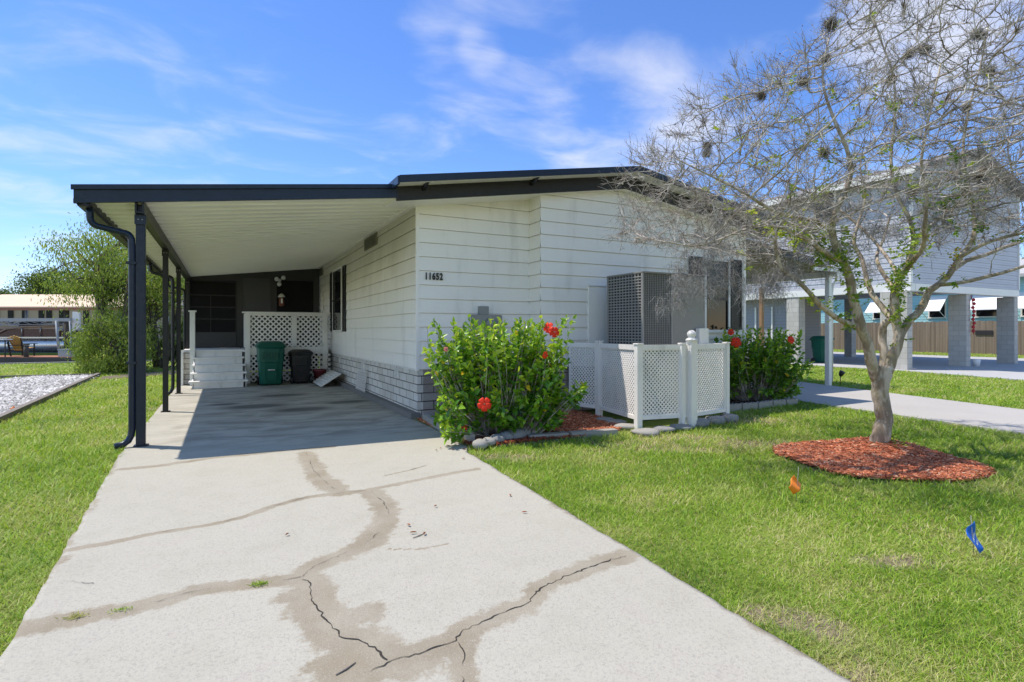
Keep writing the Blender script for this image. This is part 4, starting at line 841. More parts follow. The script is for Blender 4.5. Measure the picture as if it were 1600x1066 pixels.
def stones():
    ord_ = ['first', 'second', 'third', 'fourth', 'fifth', 'sixth', 'seventh', 'eighth', 'ninth', 'tenth']
    # rounded grey stones at the near corner of the left bed
    for i, (px, py, r) in enumerate(((776, 691, .10), (790, 687, .11), (804, 684, .15), (817, 682, .12), (764, 695, .09), (750, 699, .10))):
        x, y = G(px, py); stone((x, y, .035), r, .62, rng.uniform(0, 3), 'grey_stone' if i < 4 else 'edging_concrete', ('rounded dark grey stone in front of the left hibiscus, %s from the driveway' % ord_[i+2]) if i < 4 else ('pale flat stone at the driveway corner of the bed, %s of the row' % ord_[5-i]), seed=i, group='stones edging the left flower bed')
    # long concrete edgers
    for i, (a, c) in enumerate((((826, 685), (886, 681)), ((890, 681), (962, 676)))):
        A = Vector((*G(*a), .0)); C = Vector((*G(*c), .0)); b = MB(); b.bar(A, C, .13, .10); o = b.build('concrete_edger', 'edging_concrete'); tagp(o, 'long pale concrete edging bar, %s' % ('next to the rounded grey stones' if i == 0 else 'nearest the lattice screen'), 'edging', 'concrete bars edging the left bed')
    # scalloped strip along the driveway
    A = Vector((2.80, 8.42, 0)); C = Vector((2.74, 7.12, 0)); 
    def scallop(A, C, label, grp, n=4, th=.075, h=.11):
        A = Vector(A); C = Vector(C); d = (C-A); L = d.length; d.normalize(); nn = Vector((-d.y, d.x, 0)); pts = [A+Vector((0, 0, -.05))]
        K = n*6; prof = [(L*k/K, h-.022+.025*abs(math.sin(math.pi*k*n/K))) for k in range(K+1)]
        poly = [A+d*s+Vector((0, 0, z)) for s, z in prof]; poly = [A+Vector((0, 0, -.05))]+poly+[C+Vector((0, 0, -.05))]
        b = MB(); b.prism([p-nn*th/2 for p in poly], nn*th); o = b.build('scalloped_edger', 'edging_concrete'); tagp(o, label, 'edging', grp)
    scallop((2.80, 8.45, 0), (2.74, 7.75, 0), 'scalloped concrete edger touching the house corner beside the driveway', 'scalloped edgers beside the driveway'); scallop((2.735, 7.72, 0), (2.70, 7.06, 0), 'scalloped concrete edger beside the driveway, second from the house corner', 'scalloped edgers beside the driveway'); scallop((2.70, 7.03, 0), (2.76, 6.45, 0), 'scalloped concrete edger beside the driveway, nearest the camera', 'scalloped edgers beside the driveway')
    # flat stones about the lattice screen
    fl = [(963, 661, .13, 'flat pale stone on the red mulch left of the lattice screen corner'), (977, 668, .14, 'flat pale stone just left of the front corner post of the screen'), (1009, 677, .16, 'round pale flat stone in front of the screen corner post'), (1037, 672, .13, 'grey flat stone under the front lattice panel'), (1064, 669, .14, 'ribbed grey stone at the foot of the finial post'), (945, 657, .12, 'half buried flat stone at the second post of the lattice screen')]
    for i, (px, py, r, lb) in enumerate(fl): x, y = G(px, py); stone((x, y, .012), r, .32, -YAW+rng.uniform(-.2, .2), 'edging_concrete' if i != 3 and i != 4 else 'grey_stone', lb, seed=20+i, group='flat stones about the lattice screen', el=1.25)
    for i, (px, py) in enumerate(((1093, 664), (1117, 660), (1139, 657))): x, y = G(px, py); stone((x, y, .03), .115, .6, -.0, 'grey_stone', 'grey block %s' % ('right of the finial post at the foot of the screen', 'under the middle of the right lattice panel', 'beside the last post of the screen')[i], boxy=4.5, seed=40+i, group='grey blocks at the foot of the screen', el=1.3)
    px = [(1137, 641), (1158, 639), (1183, 637), (1206, 634), (1227, 632), (1246, 630)]
    nm = ('touching the lattice screen', 'second from the lattice screen', 'in the middle of the row by the right hibiscus', 'second from the side driveway', 'nearest the side driveway')
    for i in range(5): scallop((*G(*px[i]), 0), (*G(px[i+1][0]-2, px[i+1][1]), 0), 'scalloped edger before the right hibiscus, '+nm[i], 'scalloped edgers before the right hibiscus', 3, .08, .10)
stones()
# ================================================================== MULCH
def mulch(name, poly, n, mat, label, z0=0, dome=None, cdark=None):
    xs = [p[0] for p in poly]; ys = [p[1] for p in poly]; X = rng.uniform(min(xs), max(xs), n*2); Y = rng.uniform(min(ys), max(ys), n*2); k = pip(X, Y, poly); X, Y = X[k][:n], Y[k][:n]; n = len(X)
    Z = z0+rng.uniform(0, .025, n)+(dome(X, Y) if dome else 0); L = rng.uniform(.02, .085, n); Wd = rng.uniform(.005, .013, n); a = rng.uniform(0, 2*np.pi, n); tl = rng.normal(0, .22, n)
    D = np.stack([np.cos(a)*np.cos(tl), np.sin(a)*np.cos(tl), np.sin(tl)], -1); U = nrm(rng.normal(size=(n, 3))*.35+np.array([0, 0, 1])); Sd = nrm(np.cross(D, U)); U = np.cross(Sd, D); C = np.stack([X, Y, Z], -1)
    q = [C-D*L[:, None]/2+sx*Sd*Wd[:, None]/2+uz*U*.003 for uz in (-1, 1) for sx in (-1, 1)]+[C+D*L[:, None]/2+sx*Sd*Wd[:, None]/2+uz*U*.003 for uz in (-1, 1) for sx in (-1, 1)]
    V = np.stack(q, 1).reshape(-1, 3); o = (np.arange(n)*8)[:, None]; F = np.concatenate([o+np.array([f]) for f in ((2, 3, 7, 6), (0, 4, 5, 1), (0, 2, 6, 4), (1, 5, 7, 3), (0, 1, 3, 2), (4, 6, 7, 5))])
    rn = np.clip(rng.normal(.5, .25, n), 0, 1); 
    if cdark is not None: rn = np.where(cdark(X, Y), rn*.25, rn)
    s = npmesh(name, V, F, mat, attrs={'rnd': np.repeat(rn, 8)}, org=(0, 0, 0)); tagp(s, label, 'mulch', kind='stuff')
flat('bed_soil', [(x, y) for x, y in bedL], 'soil', GZ+.03, .03); flat('bed_soil', bedR, 'soil', GZ+.03, .03)
dk = lambda X, Y: (np.hypot(X-3.2, Y-6.65) < .75+.3*fbm(X, Y, 4, 3)) | ((X < 3.0) & (Y < 7))
mulch('mulch', bedL, 16000, 'mulch_chip', 'red brown bark mulch under the left hibiscus', .0, None, dk)
mulch('mulch', bedR, 7000, 'dark_mulch', 'dark mulch under the right hibiscus by the house corner', .0)
TX, TY = G(1375, 703)
ringp = [(mring_c[0]+.93*math.cos(a)*1.0+.05*math.sin(5*a)+.02*math.sin(17*a), mring_c[1]+.93*math.sin(a)+.05*math.cos(3*a)+.02*math.cos(13*a)) for a in [i*math.pi/24 for i in range(48)]]
dome = lambda X, Y: .11*np.exp(-(((X-TX)**2+(Y-TY)**2)/.16))+.0
b = MB(); rr_ = np.linspace(0, .95, 12); vs = []; 
for r_ in rr_:
    for k in range(48): a = 2*math.pi*k/48; x, y = mring_c[0]+r_*math.cos(a), mring_c[1]+r_*math.sin(a); vs.append((x, y, GZ+.02+float(dome(np.array(x), np.array(y)))*.9-.02*max(0,(r_-.6)/.4)))
b.add(vs, [(i*48+j, i*48+(j+1) % 48, (i+1)*48+(j+1) % 48, (i+1)*48+j) for i in range(11) for j in range(48)], True); tagp(b.build('mulch_mound', 'soil', org=(mring_c[0], mring_c[1], 0)), kind='structure')
mulch('mulch', ringp, 22000, 'mulch_chip', 'ring of red pine bark mulch round the bare tree', GZ+.03, dome)
# ================================================================== FLAGS, LITTER, WEEDS
def flag(px, py, z, mat, label, shape, lean=.0, blank=True, h=.0):
    x, y = G(px, py); P = empty('marker_flag', (x, y, GZ), label, 'flag'); r = Vector((FY, -FX, 0)); lean = Vector((r.x*lean, r.y*lean, 0))
    b = MB(); b.tube([(x, y, GZ), Vector((x, y, z+.16))+lean], .0022, 5); b.build('wire', 'grey_metal', P)
    b = MB(); n = len(shape); f = lambda s, q, t: Vector((x, y, z+q))+r*s+Vector((FX, FY, 0))*(t+.02*math.sin(q*40+s*30)); th = .0015
    # grid over the shape for creases
    K = 8; vs = []; 
    for i in range(K+1):
        for j in range(K+1):
            u, v = i/K, j/K; (ax, az), (bx, bz), (cx_, cz), (dx, dz) = shape; s = (ax*(1-u)+bx*u)*(1-v)+(dx*(1-u)+cx_*u)*v; q = (az*(1-u)+bz*u)*(1-v)+(dz*(1-u)+cz*u)*v; vs.append(f(s, q, .012*math.sin(u*7)*v))
    fs = [(i*(K+1)+j, (i+1)*(K+1)+j, (i+1)*(K+1)+j+1, i*(K+1)+j+1) for i in range(K) for j in range(K)]; b.add(vs, fs, True); m = b.build('flag_sheet', mat, P)
    md = m.modifiers.new('thickness', 'SOLIDIFY'); md.thickness = .0016
    if not blank:
        b = MB()
        for u0, u1, v in ((.25, .85, .42), (.35, .7, .62)):
            for k in range(5):
                a = u0+(u1-u0)*k/5; c2 = a+(u1-u0)/7; pts = []
                for uu, vv in ((a, v), (c2, v), (c2, v+.09), (a, v+.09)):
                    (ax, az), (bx, bz), (cx_, cz), (dx, dz) = shape; s = (ax*(1-uu)+bx*uu)*(1-vv)+(dx*(1-uu)+cx_*uu)*vv; q = (az*(1-uu)+bz*uu)*(1-vv)+(dz*(1-uu)+cz*uu)*vv; pts.append(f(s, q, .012*math.sin(uu*7)*vv)-Vector((FX, FY, 0))*.004)
                b.poly(pts)
        b.build('flag_print', 'white_plain', m)
flag(1244, 778, .10, 'orange_plastic', 'small orange marker flag in the grass left of the mulch ring', [(-.07, -.01), (-.015, .09), (.055, .0), (-.02, -.075)], .02)
flag(1522, 862, .07, 'blue_plastic', 'small blue marker flag in the front lawn on the right', [(-.045, .03), (-.015, .13), (.05, -.02), (.03, -.09)], -.02, False)
flag(20, 641, .02, 'orange_plastic', 'tiny orange flag at the edge of the gravel bed', [(-.04, .0), (-.0, .06), (.04, .0), (-.01, -.03)], .01)
def litter():
    r = random.Random(5)
    L = [(690, 701), (697, 698), (705, 703), (683, 704), (727, 718), (683, 792), (641, 824), (662, 838), (452, 836), (742, 706), (722, 703), (815, 803), (798, 777), (640, 835), (712, 694)]
    for i, (px, py) in enumerate(L):
        x, y = G(px, py); a = r.uniform(0, 6.28); V, F = leaves_np(np.array([[x, y, .012]]), np.array([[math.cos(a), math.sin(a), .05]]), (.035+.02*r.random()), .016, .3, .1, up=np.array([[0, 0, 1.]]))
        o = npmesh('fallen_leaf', V, F, 'dry_leaf', attrs={'rnd': np.full(len(V), r.random())}); tagp(o, 'curled reddish dead leaf lying on the concrete driveway', 'leaf', 'dead leaves on the driveway'); o.modifiers.new('thickness', 'SOLIDIFY').thickness = .001
    for px, py, s, lb in ((541, 1047, .09, 'short dark twig on the driveway nearest the camera'), (655, 838, .10, 'thin reddish forked twig lying mid driveway')):
        x, y = G(px, py); b = MB(); b.tube([(x-s*.5, y-.02, .004), (x, y+.0, .005), (x+s*.5, y+.03, .004)], [.0025, .004, .002], 6); tagp(b.build('fallen_twig', 'dry_twig' if 'dry_twig' in MATS else 'timber'), lb, 'twig')
    for px, py, mat, n, s, lb in ((405, 914, 'grass_blade', 60, .05, 'bright green weed sprouting from the driveway crack'), (118, 965, 'grass_blade', 60, .045, 'dry straw coloured weed in the left end of the crack'), (188, 955, 'grass_blade', 40, .03, 'low green weed tuft in the crack near the lawn'), (725, 690, 'grass_blade', 70, .12, 'dry grass tuft at the corner of the flower bed')):
        x, y = G(px, py); C = np.stack([x+rng.normal(0, .025, n), y+rng.normal(0, .012, n), np.full(n, .004)], -1); D = rng.normal(size=(n, 3)); D[:, 2] = np.abs(D[:, 2])*.7+.2; V, F = leaves_np(C, D, rng.uniform(.3, .75, n)*s, .004, .1, .3)
        rn = rng.uniform(.3, .7, n) if 'green' in lb else rng.uniform(.75, 1, n); tagp(npmesh('weed', V, F, mat, attrs={'rnd': np.repeat(rn, 6)}), lb, 'weed')
litter()
def red_ribbon():
    x, y = G(728, 689); n = 26; C = np.stack([x+rng.normal(0, .012, n), y+rng.normal(0, .012, n), .04+np.linspace(0, .17, n)], -1); D = rng.normal(size=(n, 3))*.6+np.array([0, 0, -.8]); V, F = leaves_np(C, D, .06, .026, .3, .3)
    tagp(npmesh('dropped_blossom', V, F, 'petal', attrs={'rnd': np.repeat(rng.uniform(.2, .9, n), 6)}), 'wilted red blossom hanging low at the driveway corner of the bed', 'blossom')
red_ribbon()
# ================================================================== PLANTS
def bezier(A, B, C, n):
    t = np.linspace(0, 1, n)[None, :, None]; return (1-t)**2*A[:, None]+2*t*(1-t)*B[:, None]+t*t*C[:, None]
def hibiscus(name, cx, cy, wl, wd, h, shoots, label, flowers, seed, spots=(), lowcut=.10):
    global rng; rng = np.random.default_rng(seed)
    P = empty(name, (cx, cy, 0), label, 'bush', 'red flowering hibiscus bushes'); Rv = np.array([FY, -FX, 0]); Fv = np.array([FX, FY, 0]); base = np.array([cx, cy, 0.])
    n = shoots; T = []
    while len(T) < n:
        a, d, z = rng.uniform(-1, 1), rng.uniform(-1, 1), rng.uniform(lowcut, 1)
        zz = (z-.48)/.56; 
        if abs(a)**3+abs(d)**2.4+abs(zz)**4 > 1 or (abs(a)**3+abs(d)**2.4+abs(zz)**4 < .18 and rng.random() < .55): continue
        if vnoise(np.array([a*3+seed]), np.array([z*3.0+d]), 1.0, seed)[0] < .20: continue
        T.append(base+Rv*a*wl+Fv*d*wd+np.array([0, 0, z*h*(1-.05*a*a)]))
    for (px, py, dep) in spots: T += [np.array(PD(px+rng.normal()*5, py+rng.normal()*5, dep+rng.normal()*.08)) for _ in range(4)]
    T = np.array(T); n = len(T)
    B0 = base+Rv*((T-base)@Rv)[:, None]*.55*0+np.zeros((n, 3)); a0 = (T-base)@Rv; d0 = (T-base)@Fv
    B0 = base+Rv*(a0*.42+rng.normal(0, .06, n))[:, None]+Fv*(d0*.3+rng.normal(0, .05, n))[:, None]; B0[:, 2] = 0
    M = (B0+T)/2+Rv*(a0*.10+rng.normal(0, .08, n))[:, None]+rng.normal(0, .10, (n, 3)); M[:, 2] += .04
    PP = bezier(B0, M, T, 9); rad = np.linspace(.007, .0024, 9)[None]*rng.uniform(.7, 1.2, (n, 1)); 
    # a few thick stems
    V, F = tubes_np(PP, rad, 5); npmesh('stems', V, F, 'twig_bark', P, smooth=True)
    # leaves up the last third of every shoot, in a spiral, ending in a rosette
    C, D, L, W_, rn = [], [], [], [], []
    tang = nrm(T-PP[:, 6]+rng.normal(0, .16, T.shape)-Fv*.05)
    for i in range(n):
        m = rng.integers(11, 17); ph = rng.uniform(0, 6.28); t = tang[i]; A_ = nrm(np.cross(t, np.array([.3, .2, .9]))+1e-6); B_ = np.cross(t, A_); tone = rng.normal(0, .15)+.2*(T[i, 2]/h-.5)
        for k in range(m):
            f = k/m; ph += 2.4; p = PP[i, 8]*(f)+PP[i, 5]*(1-f)+rng.normal(0, .008, 3); out = A_*math.cos(ph)+B_*math.sin(ph)
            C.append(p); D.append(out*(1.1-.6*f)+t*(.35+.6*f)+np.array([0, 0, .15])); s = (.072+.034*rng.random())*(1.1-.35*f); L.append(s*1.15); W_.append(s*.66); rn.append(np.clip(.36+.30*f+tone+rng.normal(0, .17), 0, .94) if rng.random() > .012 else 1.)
    V, F = leaves_np(np.array(C), np.array(D), np.array(L), np.array(W_), .2, .22); npmesh('leaves', V, F, 'hibiscus_leaf', P, {'rnd': np.repeat(rn, 6)})
    for k, (px, py, dep, r, mt, face) in enumerate(flowers):
        c = np.array(PD(px, py, dep)); fd = nrm(np.array(face, float)[None])[0]; A_ = nrm(np.cross(fd, [0, 0, 1.])[None])[0]; B_ = np.cross(fd, A_); V = []; F = []; rnn = []
        for q in range(5):     # broad overlapping ruffled petals
            a = q*2*math.pi/5+.3; ex = A_*math.cos(a)+B_*math.sin(a); ey = np.cross(fd, ex); o = len(V)
            for i in range(6):
                for j in range(5):
                    u = i/5; v = (j-2)/2; w = math.sin(min(u*1.25+.12, 1.57))*.56*(1-.25*u**4); V.append(c+r*(ex*(u*(1-.06*v*v)+.04)+ey*v*w+fd*(.30*u-.35*u*u+.06*math.sin(v*7+q)*u+.02*q%.03))); rnn.append(1-u*.6+.3*rng.random())
            F += [(o+i*5+j, o+(i+1)*5+j, o+(i+1)*5+j+1, o+i*5+j+1) for i in range(5) for j in range(4)]
        fl = npmesh('flower', np.array(V), np.array(F), mt, P, {'rnd': np.clip(rnn, 0, 1)}, smooth=True); fl.modifiers.new('thickness', 'SOLIDIFY').thickness = .0012
        b = MB(); b.tube([c, c+fd*r*.5+np.array([0, 0, -.01]), c+fd*r*.95], [.004, .003, .0055], 6); b.build('stamen', 'petal' if k % 2 else 'pink_petal', fl)
        b = MB(); b.tube([c-fd*.05+np.array([0, 0, -.09]), c-fd*.03, c+fd*.006], [.003, .004, .010], 6); b.build('flower_stalk', 'olive_board', fl)
cf = (-.45, -.85, .15)
bx, by = G(778, 682)
hibiscus('hibiscus_bush', bx+.12, by+.12, 0.93, .56, 1.58, 440, 'big hibiscus bush with red blooms between the driveway and the lattice screen',
  [(757, 632, 6.45, .078, 'petal', cf), (857, 512, 7.0, .068, 'petal', (-.8, -.5, .3)), (866, 519, 6.85, .065, 'petal', (-.2, -.9, .1)), (852, 555, 6.75, .045, 'petal', (.3, -.9, -.2)), (697, 546, 6.9, .030, 'pink_petal', cf)], 11, [(712, 506, 7.1), (735, 500, 7.2), (757, 506, 7.0), (780, 500, 7.1), (805, 501, 7.2), (830, 499, 7.1), (850, 498, 7.2), (765, 520, 6.9), (675, 505, 7.1), (672, 545, 7.0), (908, 600, 7.2), (915, 607, 7.1), (690, 620, 6.8), (698, 668, 6.6), (690, 655, 6.7), (880, 500, 7.4)])
hibiscus('hibiscus_bush', *[G(1168, 622)[0]-.30, G(1168, 622)[1]-.42], .90, .5, 1.50, 330, 'smaller hibiscus bush with three red blooms under the front window', [(1150, 535, 10.2, .095, 'petal', cf), (1142, 519, 10.35, .06, 'petal', cf), (1236, 531, 10.8, .075, 'petal', (-.2, -.9, .2))], 12, [(1243, 562, 10.6), (1252, 575, 10.6), (1262, 572, 10.8), (1245, 525, 10.9)])
# ------------------------------------------------------------------ the bare tree on the lawn
def myrtle():
    global rng; rng = np.random.default_rng(5); D0 = 6.52
    P = empty('crape_myrtle', (TX, TY, 0), 'nearly bare grey tree hung with moss in a ring of red mulch', 'tree')
    # limbs seen in the photograph: pixel, pixel, distance, radius
    LB = {
     'trunk': [(1375, 712, 0, .135), (1375, 700, 0, .125), (1377, 680, 0, .112), (1382, 655, 0, .108), (1377, 630, 0, .103), (1376, 605, 0, .108), (1377, 585, 0, .118), (1378, 572, 0, .10)],
     'A': [(1371, 592, 0, .07), (1361, 565, -.05, .070), (1353, 535, -.1, .064), (1344, 505, -.15, .060), (1337, 475, -.2, .055), (1328, 440, -.25, .052), (1318, 410, -.3, .048), (1308, 385, -.35, .044), (1299, 360, -.4, .040), (1303, 335, -.45, .034), (1318, 305, -.5, .030), (1330, 270, -.55, .026), (1322, 230, -.6, .022), (1300, 180, -.6, .018), (1285, 120, -.6, .012), (1295, 60, -.6, .007)],
     'A1': [(1342, 512, -.12, .036), (1322, 505, -.25, .034), (1300, 492, -.4, .032), (1280, 474, -.5, .030), (1258, 450, -.6, .028), (1240, 433, -.7, .025), (1222, 421, -.75, .022), (1214, 400, -.8, .018), (1211, 380, -.85, .016), (1213, 362, -.9, .014), (1205, 340, -.9, .012)],
     'A2': [(1318, 410, -.3, .032), (1290, 395, -.5, .029), (1265, 378, -.7, .026), (1240, 365, -.8, .022), (1210, 352, -.9, .018), (1170, 356, -1., .014), (1130, 372, -1.05, .010), (1085, 385, -1.1, .008), (1040, 378, -1.1, .006), (1000, 372, -1.1, .005), (955, 372, -1.1, .003)],
     'A3': [(1299, 360, -.4, .03), (1275, 345, -.6, .025), (1240, 340, -.8, .021), (1200, 325, -.9, .017), (1160, 300, -1., .013), (1110, 275, -1.1, .009), (1050, 245, -1.1, .006)],
     'B': [(1381, 578, .12, .062), (1382, 555, .15, .055), (1379, 530, .18, .050), (1380, 512, .15, .046), (1388, 500, .08, .042), (1398, 490, .0, .036)],
     'C': [(1384, 585, 0, .068), (1394, 560, -.02, .064), (1402, 535, -.03, .062), (1403, 515, -.02, .060), (1398, 492, 0, .056), (1398, 465, 0, .050), (1402, 445, 0, .045), (1412, 425, .0, .038), (1422, 400, .0, .034), (1428, 375, .05, .030), (1420, 340, .1, .026), (1400, 300, .15, .023), (1392, 250, .2, .020), (1398, 190, .2, .016), (1396, 120, .2, .013), (1375, 60, .2, .010), (1360, 10, .2, .006)],
     'B2': [(1400, 505, .0, .045), (1386, 490, .1, .042), (1372, 472, .2, .038), (1359, 452, .3, .034), (1353, 430, .4, .030), (1347, 405, .5, .027), (1335, 380, .6, .024), (1340, 350, .7, .020), (1352, 310, .8, .016), (1345, 270, .9, .013)],
     'B3': [(1402, 460, .0, .032), (1388, 440, .3, .030), (1375, 420, .5, .027), (1370, 400, .7, .024), (1380, 375, .9, .018), (1390, 340, 1., .014)],
     'D': [(1405, 530, -.02, .052), (1415, 510, .0, .050), (1430, 492, .02, .048), (1444, 475, .05, .045), (1452, 456, .05, .042), (1470, 442, .05, .039), (1488, 422, .1, .036), (1500, 402, .1, .034), (1518, 378, .15, .031), (1523, 345, .2, .028), (1515, 300, .2, .024), (1505, 240, .2, .019), (1512, 180, .2, .015), (1530, 110, .2, .011), (1545, 40, .2, .007)],
     'D1': [(1488, 422, .1, .030), (1510, 408, .2, .028), (1540, 398, .3, .025), (1575, 385, .4, .021), (1610, 372, .5, .017), (1660, 350, .6, .012)],
     'D2': [(1464, 446, .05, .028), (1495, 443, -.1, .026), (1525, 437, -.2, .024), (1560, 428, -.3, .021), (1600, 416, -.4, .018), (1660, 400, -.5, .013)],
     'D3': [(1500, 402, .1, .024), (1530, 385, -.1, .022), (1565, 372, -.2, .019), (1605, 360, -.3, .016), (1650, 320, -.4, .012)],
     'E': [(1412, 428, .0, .034), (1428, 405, -.2, .031), (1442, 385, -.35, .028), (1445, 355, -.5, .025), (1448, 310, -.6, .020), (1440, 250, -.7, .016), (1452, 180, -.8, .012), (1470, 100, -.8, .008)],
     'F': [(1402, 430, .1, .026), (1385, 400, .5, .024), (1350, 360, .9, .02), (1300, 320, 1.2, .016), (1240, 290, 1.4, .012), (1180, 260, 1.5, .008)],
     'H': [(1428, 375, .05, .024), (1470, 340, .6, .021), (1530, 300, 1.0, .017), (1600, 270, 1.3, .012)]}
    nodes = []; par = []; rmin = []
    limbs = MB()
    for k, L in LB.items():
        pts = [Vector(PD(px, py, D0+d)) for px, py, d, r in L]; rs = [l[3]*(.84 if k == 'trunk' else .90) for l in L]
        if k == 'trunk': pts = [p for p in pts]; pts[0].z = -.08
        # smooth (Catmull-Rom) with a little wobble
        sp, sr = [], []
        for i in range(len(pts)-1):
            p0, p1, p2, p3 = pts[max(i-1, 0)], pts[i], pts[i+1], pts[min(i+2, len(pts)-1)]; m = 3
            for j in range(m):
                t = j/m; q = .5*((2*p1)+(p2-p0)*t+(2*p0-5*p1+4*p2-p3)*t*t+(3*p1-p0-3*p2+p3)*t**3); sp.append(q+Vector([mnoise.noise(q*4+Vector((i, 0, c)))*rs[i]*.35 for c in range(3)])); sr.append((rs[i]*(1-t)+rs[i+1]*t)*(1+.10*mnoise.noise(q*9)))
        sp.append(pts[-1]); sr.append(rs[-1])
        if k == 'trunk': limb = MB(); limb.tube(sp, sr, 18); limb.build('trunk', 'smooth_bark', P)
        else: limbs.tube(sp, sr, 10)
        n0 = len(nodes)
        for i, (q, r_) in enumerate(zip(sp, sr)):
            if k == 'trunk' or r_ > .05: continue
            if nodes and len(nodes) > n0 and (Vector(nodes[-1])-q).length < .05: continue
            nodes.append(tuple(q)); par.append(-1); rmin.append(r_)
    limbs.build('limbs', 'smooth_bark', P)
    # space colonisation out of those limbs into the crown
    nr0 = len(nodes); base = np.array([TX, TY, 0]); Rv = np.array([FY, -FX, 0]); Fv = np.array([FX, FY, 0]); A = []
    outline = [(930, 345), (985, 235), (1050, 205), (1075, 165), (1100, 135), (1165, 112), (1235, 100), (1262, 70), (1290, 0), (1330, -60), (2300, -500), (2300, 430), (1600, 400), (1480, 395), (1400, 415), (1330, 395), (1290, 425), (1215, 415), (1120, 398), (1050, 395), (1000, 388), (940, 380)]
    while len(A) < 4600:
        r = 3.1*math.sqrt(rng.random()); th = rng.uniform(0, 6.283); a, d = r*math.cos(th), r*math.sin(th)*.86
        rr = r/3.15; zt = 3.25+2.35*max(1-rr**2.3, 0)**.62; zb = 2.35+.35*math.sin(3*th)*rr-.1*rr+(.5 if rr < .3 else 0)
        z = rng.uniform(zb, zt)
        if a < -1.9 and z > 4.35: continue
        if mnoise.noise((a*1.1+3, d*1.1, z*1.1)) < -.16: continue
        q = base+Rv*a+Fv*d+np.array([0, 0, z]); dep = q[0]*FX+q[1]*FY
        if dep < .8 or not pip(np.array([800+875*(q[0]*FY-q[1]*FX)/dep]), np.array([517-875*(q[2]-CAM_H)/dep]), outline)[0]: continue
        A.append(q)
    A = np.array(A); N = np.array(nodes); par = list(par); alive = np.ones(len(A), bool); near = np.full(len(A), -1); nd = np.full(len(A), 1e9); step = .105
    def upd(i0):
        nonlocal near, nd
        for s in range(i0, len(N), 400):
            B = N[s:s+400]; d = np.linalg.norm(A[:, None]-B[None], axis=2); j = d.argmin(1); dm = d[np.arange(len(A)), j]; k = dm < nd; nd[k] = dm[k]; near[k] = j[k]+s
    upd(0); birth = {}
    for it in range(75):
        k = alive & (nd < 1.5)
        if not k.any(): break
        dirs = {}
        ids = near[k]; dv = nrm(A[k]-N[ids]); order = np.argsort(ids); ids = ids[order]; dv = dv[order]; uq, st = np.unique(ids, return_index=True); sm = np.add.reduceat(dv, st, axis=0); sm = nrm(nrm(sm)+rng.normal(0, .13, sm.shape)+np.array([0, 0, .05])); new = N[uq]+sm*step
        keep = np.array([birth.get(int(u), 0) < 4 for u in uq]); uq, new = uq[keep], new[keep]
        if not len(uq): break
        for u in uq: birth[int(u)] = birth.get(int(u), 0)+1
        i0 = len(N); N = np.concatenate([N, new]); par += [int(u) for u in uq]; upd(i0); alive &= nd > .125
        if len(N) > 15000: break
    par = np.array(par); n = len(N); w = np.zeros(n)
    kids = [[] for _ in range(n)]
    for i in range(nr0, n): kids[par[i]].append(i)
    for i in range(n-1, nr0-1, -1): w[i] = (sum(w[c] for c in kids[i]) if kids[i] else 1.0)
    rad = np.minimum(.0036*np.power(np.maximum(w, 1), .43), .03)
    for i in range(nr0): rad[i] = rmin[i]
    for i in range(nr0, n):
        rad[i] = min(rad[i], rad[par[i]]*.97)
    # chains
    b = MB(); started = set(); stack = [(i, c) for i in range(nr0) for c in kids[i]]
    chains = []
    while stack:
        p, c = stack.pop(); ch = [p, c]
        while kids[c]:
            ks = sorted(kids[c], key=lambda q: -w[q]); stack += [(c, q) for q in ks[1:]]; c = ks[0]; ch.append(c)
        chains.append(ch)
    bylen = {}
    for ch in chains: bylen.setdefault(len(ch), []).append(ch)
    Q = []
    for L, cs in bylen.items():
        idx = np.array(cs); PPt = N[idx].copy(); 
        PPt[:, 1:] += rng.normal(0, .008, PPt[:, 1:].shape); rr = rad[idx].copy(); rr[:, 0] = np.minimum(rr[:, 0], rr[:, 1]*1.15); Q.append(tubes_np(PPt, rr, 5))
    V, F = join(Q); npmesh('branches', V, F, 'twig_bark', P, smooth=True)
    # fine twigs
    dirn = nrm(N-N[np.maximum(par, 0)]); dirn[:nr0] = nrm(rng.normal(size=(nr0, 3))); tip = np.array([i >= nr0 and not kids[i] for i in range(n)])
    src = np.concatenate([np.where(tip)[0], np.where(tip)[0], rng.choice(np.where(rad < .012)[0], 7500)]); m = len(src)
    D = nrm(dirn[src]+rng.normal(0, .5, (m, 3))+np.array([0, 0, .22])+nrm(N[src]-(base+np.array([0, 0, 2.3])))*.35); L = rng.uniform(.08, .30, m); K = 5; PPt = np.zeros((m, K, 3)); PPt[:, 0] = N[src]
    cur = D.copy()
    for k in range(1, K): cur = nrm(cur+rng.normal(0, .17, (m, 3))+np.array([0, 0, .04])); PPt[:, k] = PPt[:, k-1]+cur*(L/(K-1))[:, None]
    R1 = np.linspace(.0032, .0013, K)[None]*rng.uniform(.8, 1.25, (m, 1)); Q = [tubes_np(PPt, R1, 3)]
    m2 = 20000; s2 = rng.integers(0, m, m2); kk = rng.integers(1, K, m2); B0 = PPt[s2, kk]; D2 = nrm(nrm(PPt[s2, kk]-PPt[s2, kk-1])+rng.normal(0, .5, (m2, 3))); L2 = rng.uniform(.03, .13, m2); P2 = np.stack([B0, B0+D2*L2[:, None]*.5, B0+nrm(D2+rng.normal(0, .3, (m2, 3)))*L2[:, None]], 1); Q.append(tubes_np(P2, np.tile(np.array([[.0020, .0015, .0010]]), (m2, 1)), 3))
    V, F = join(Q); npmesh('twigs', V, F, 'twig_bark', P)
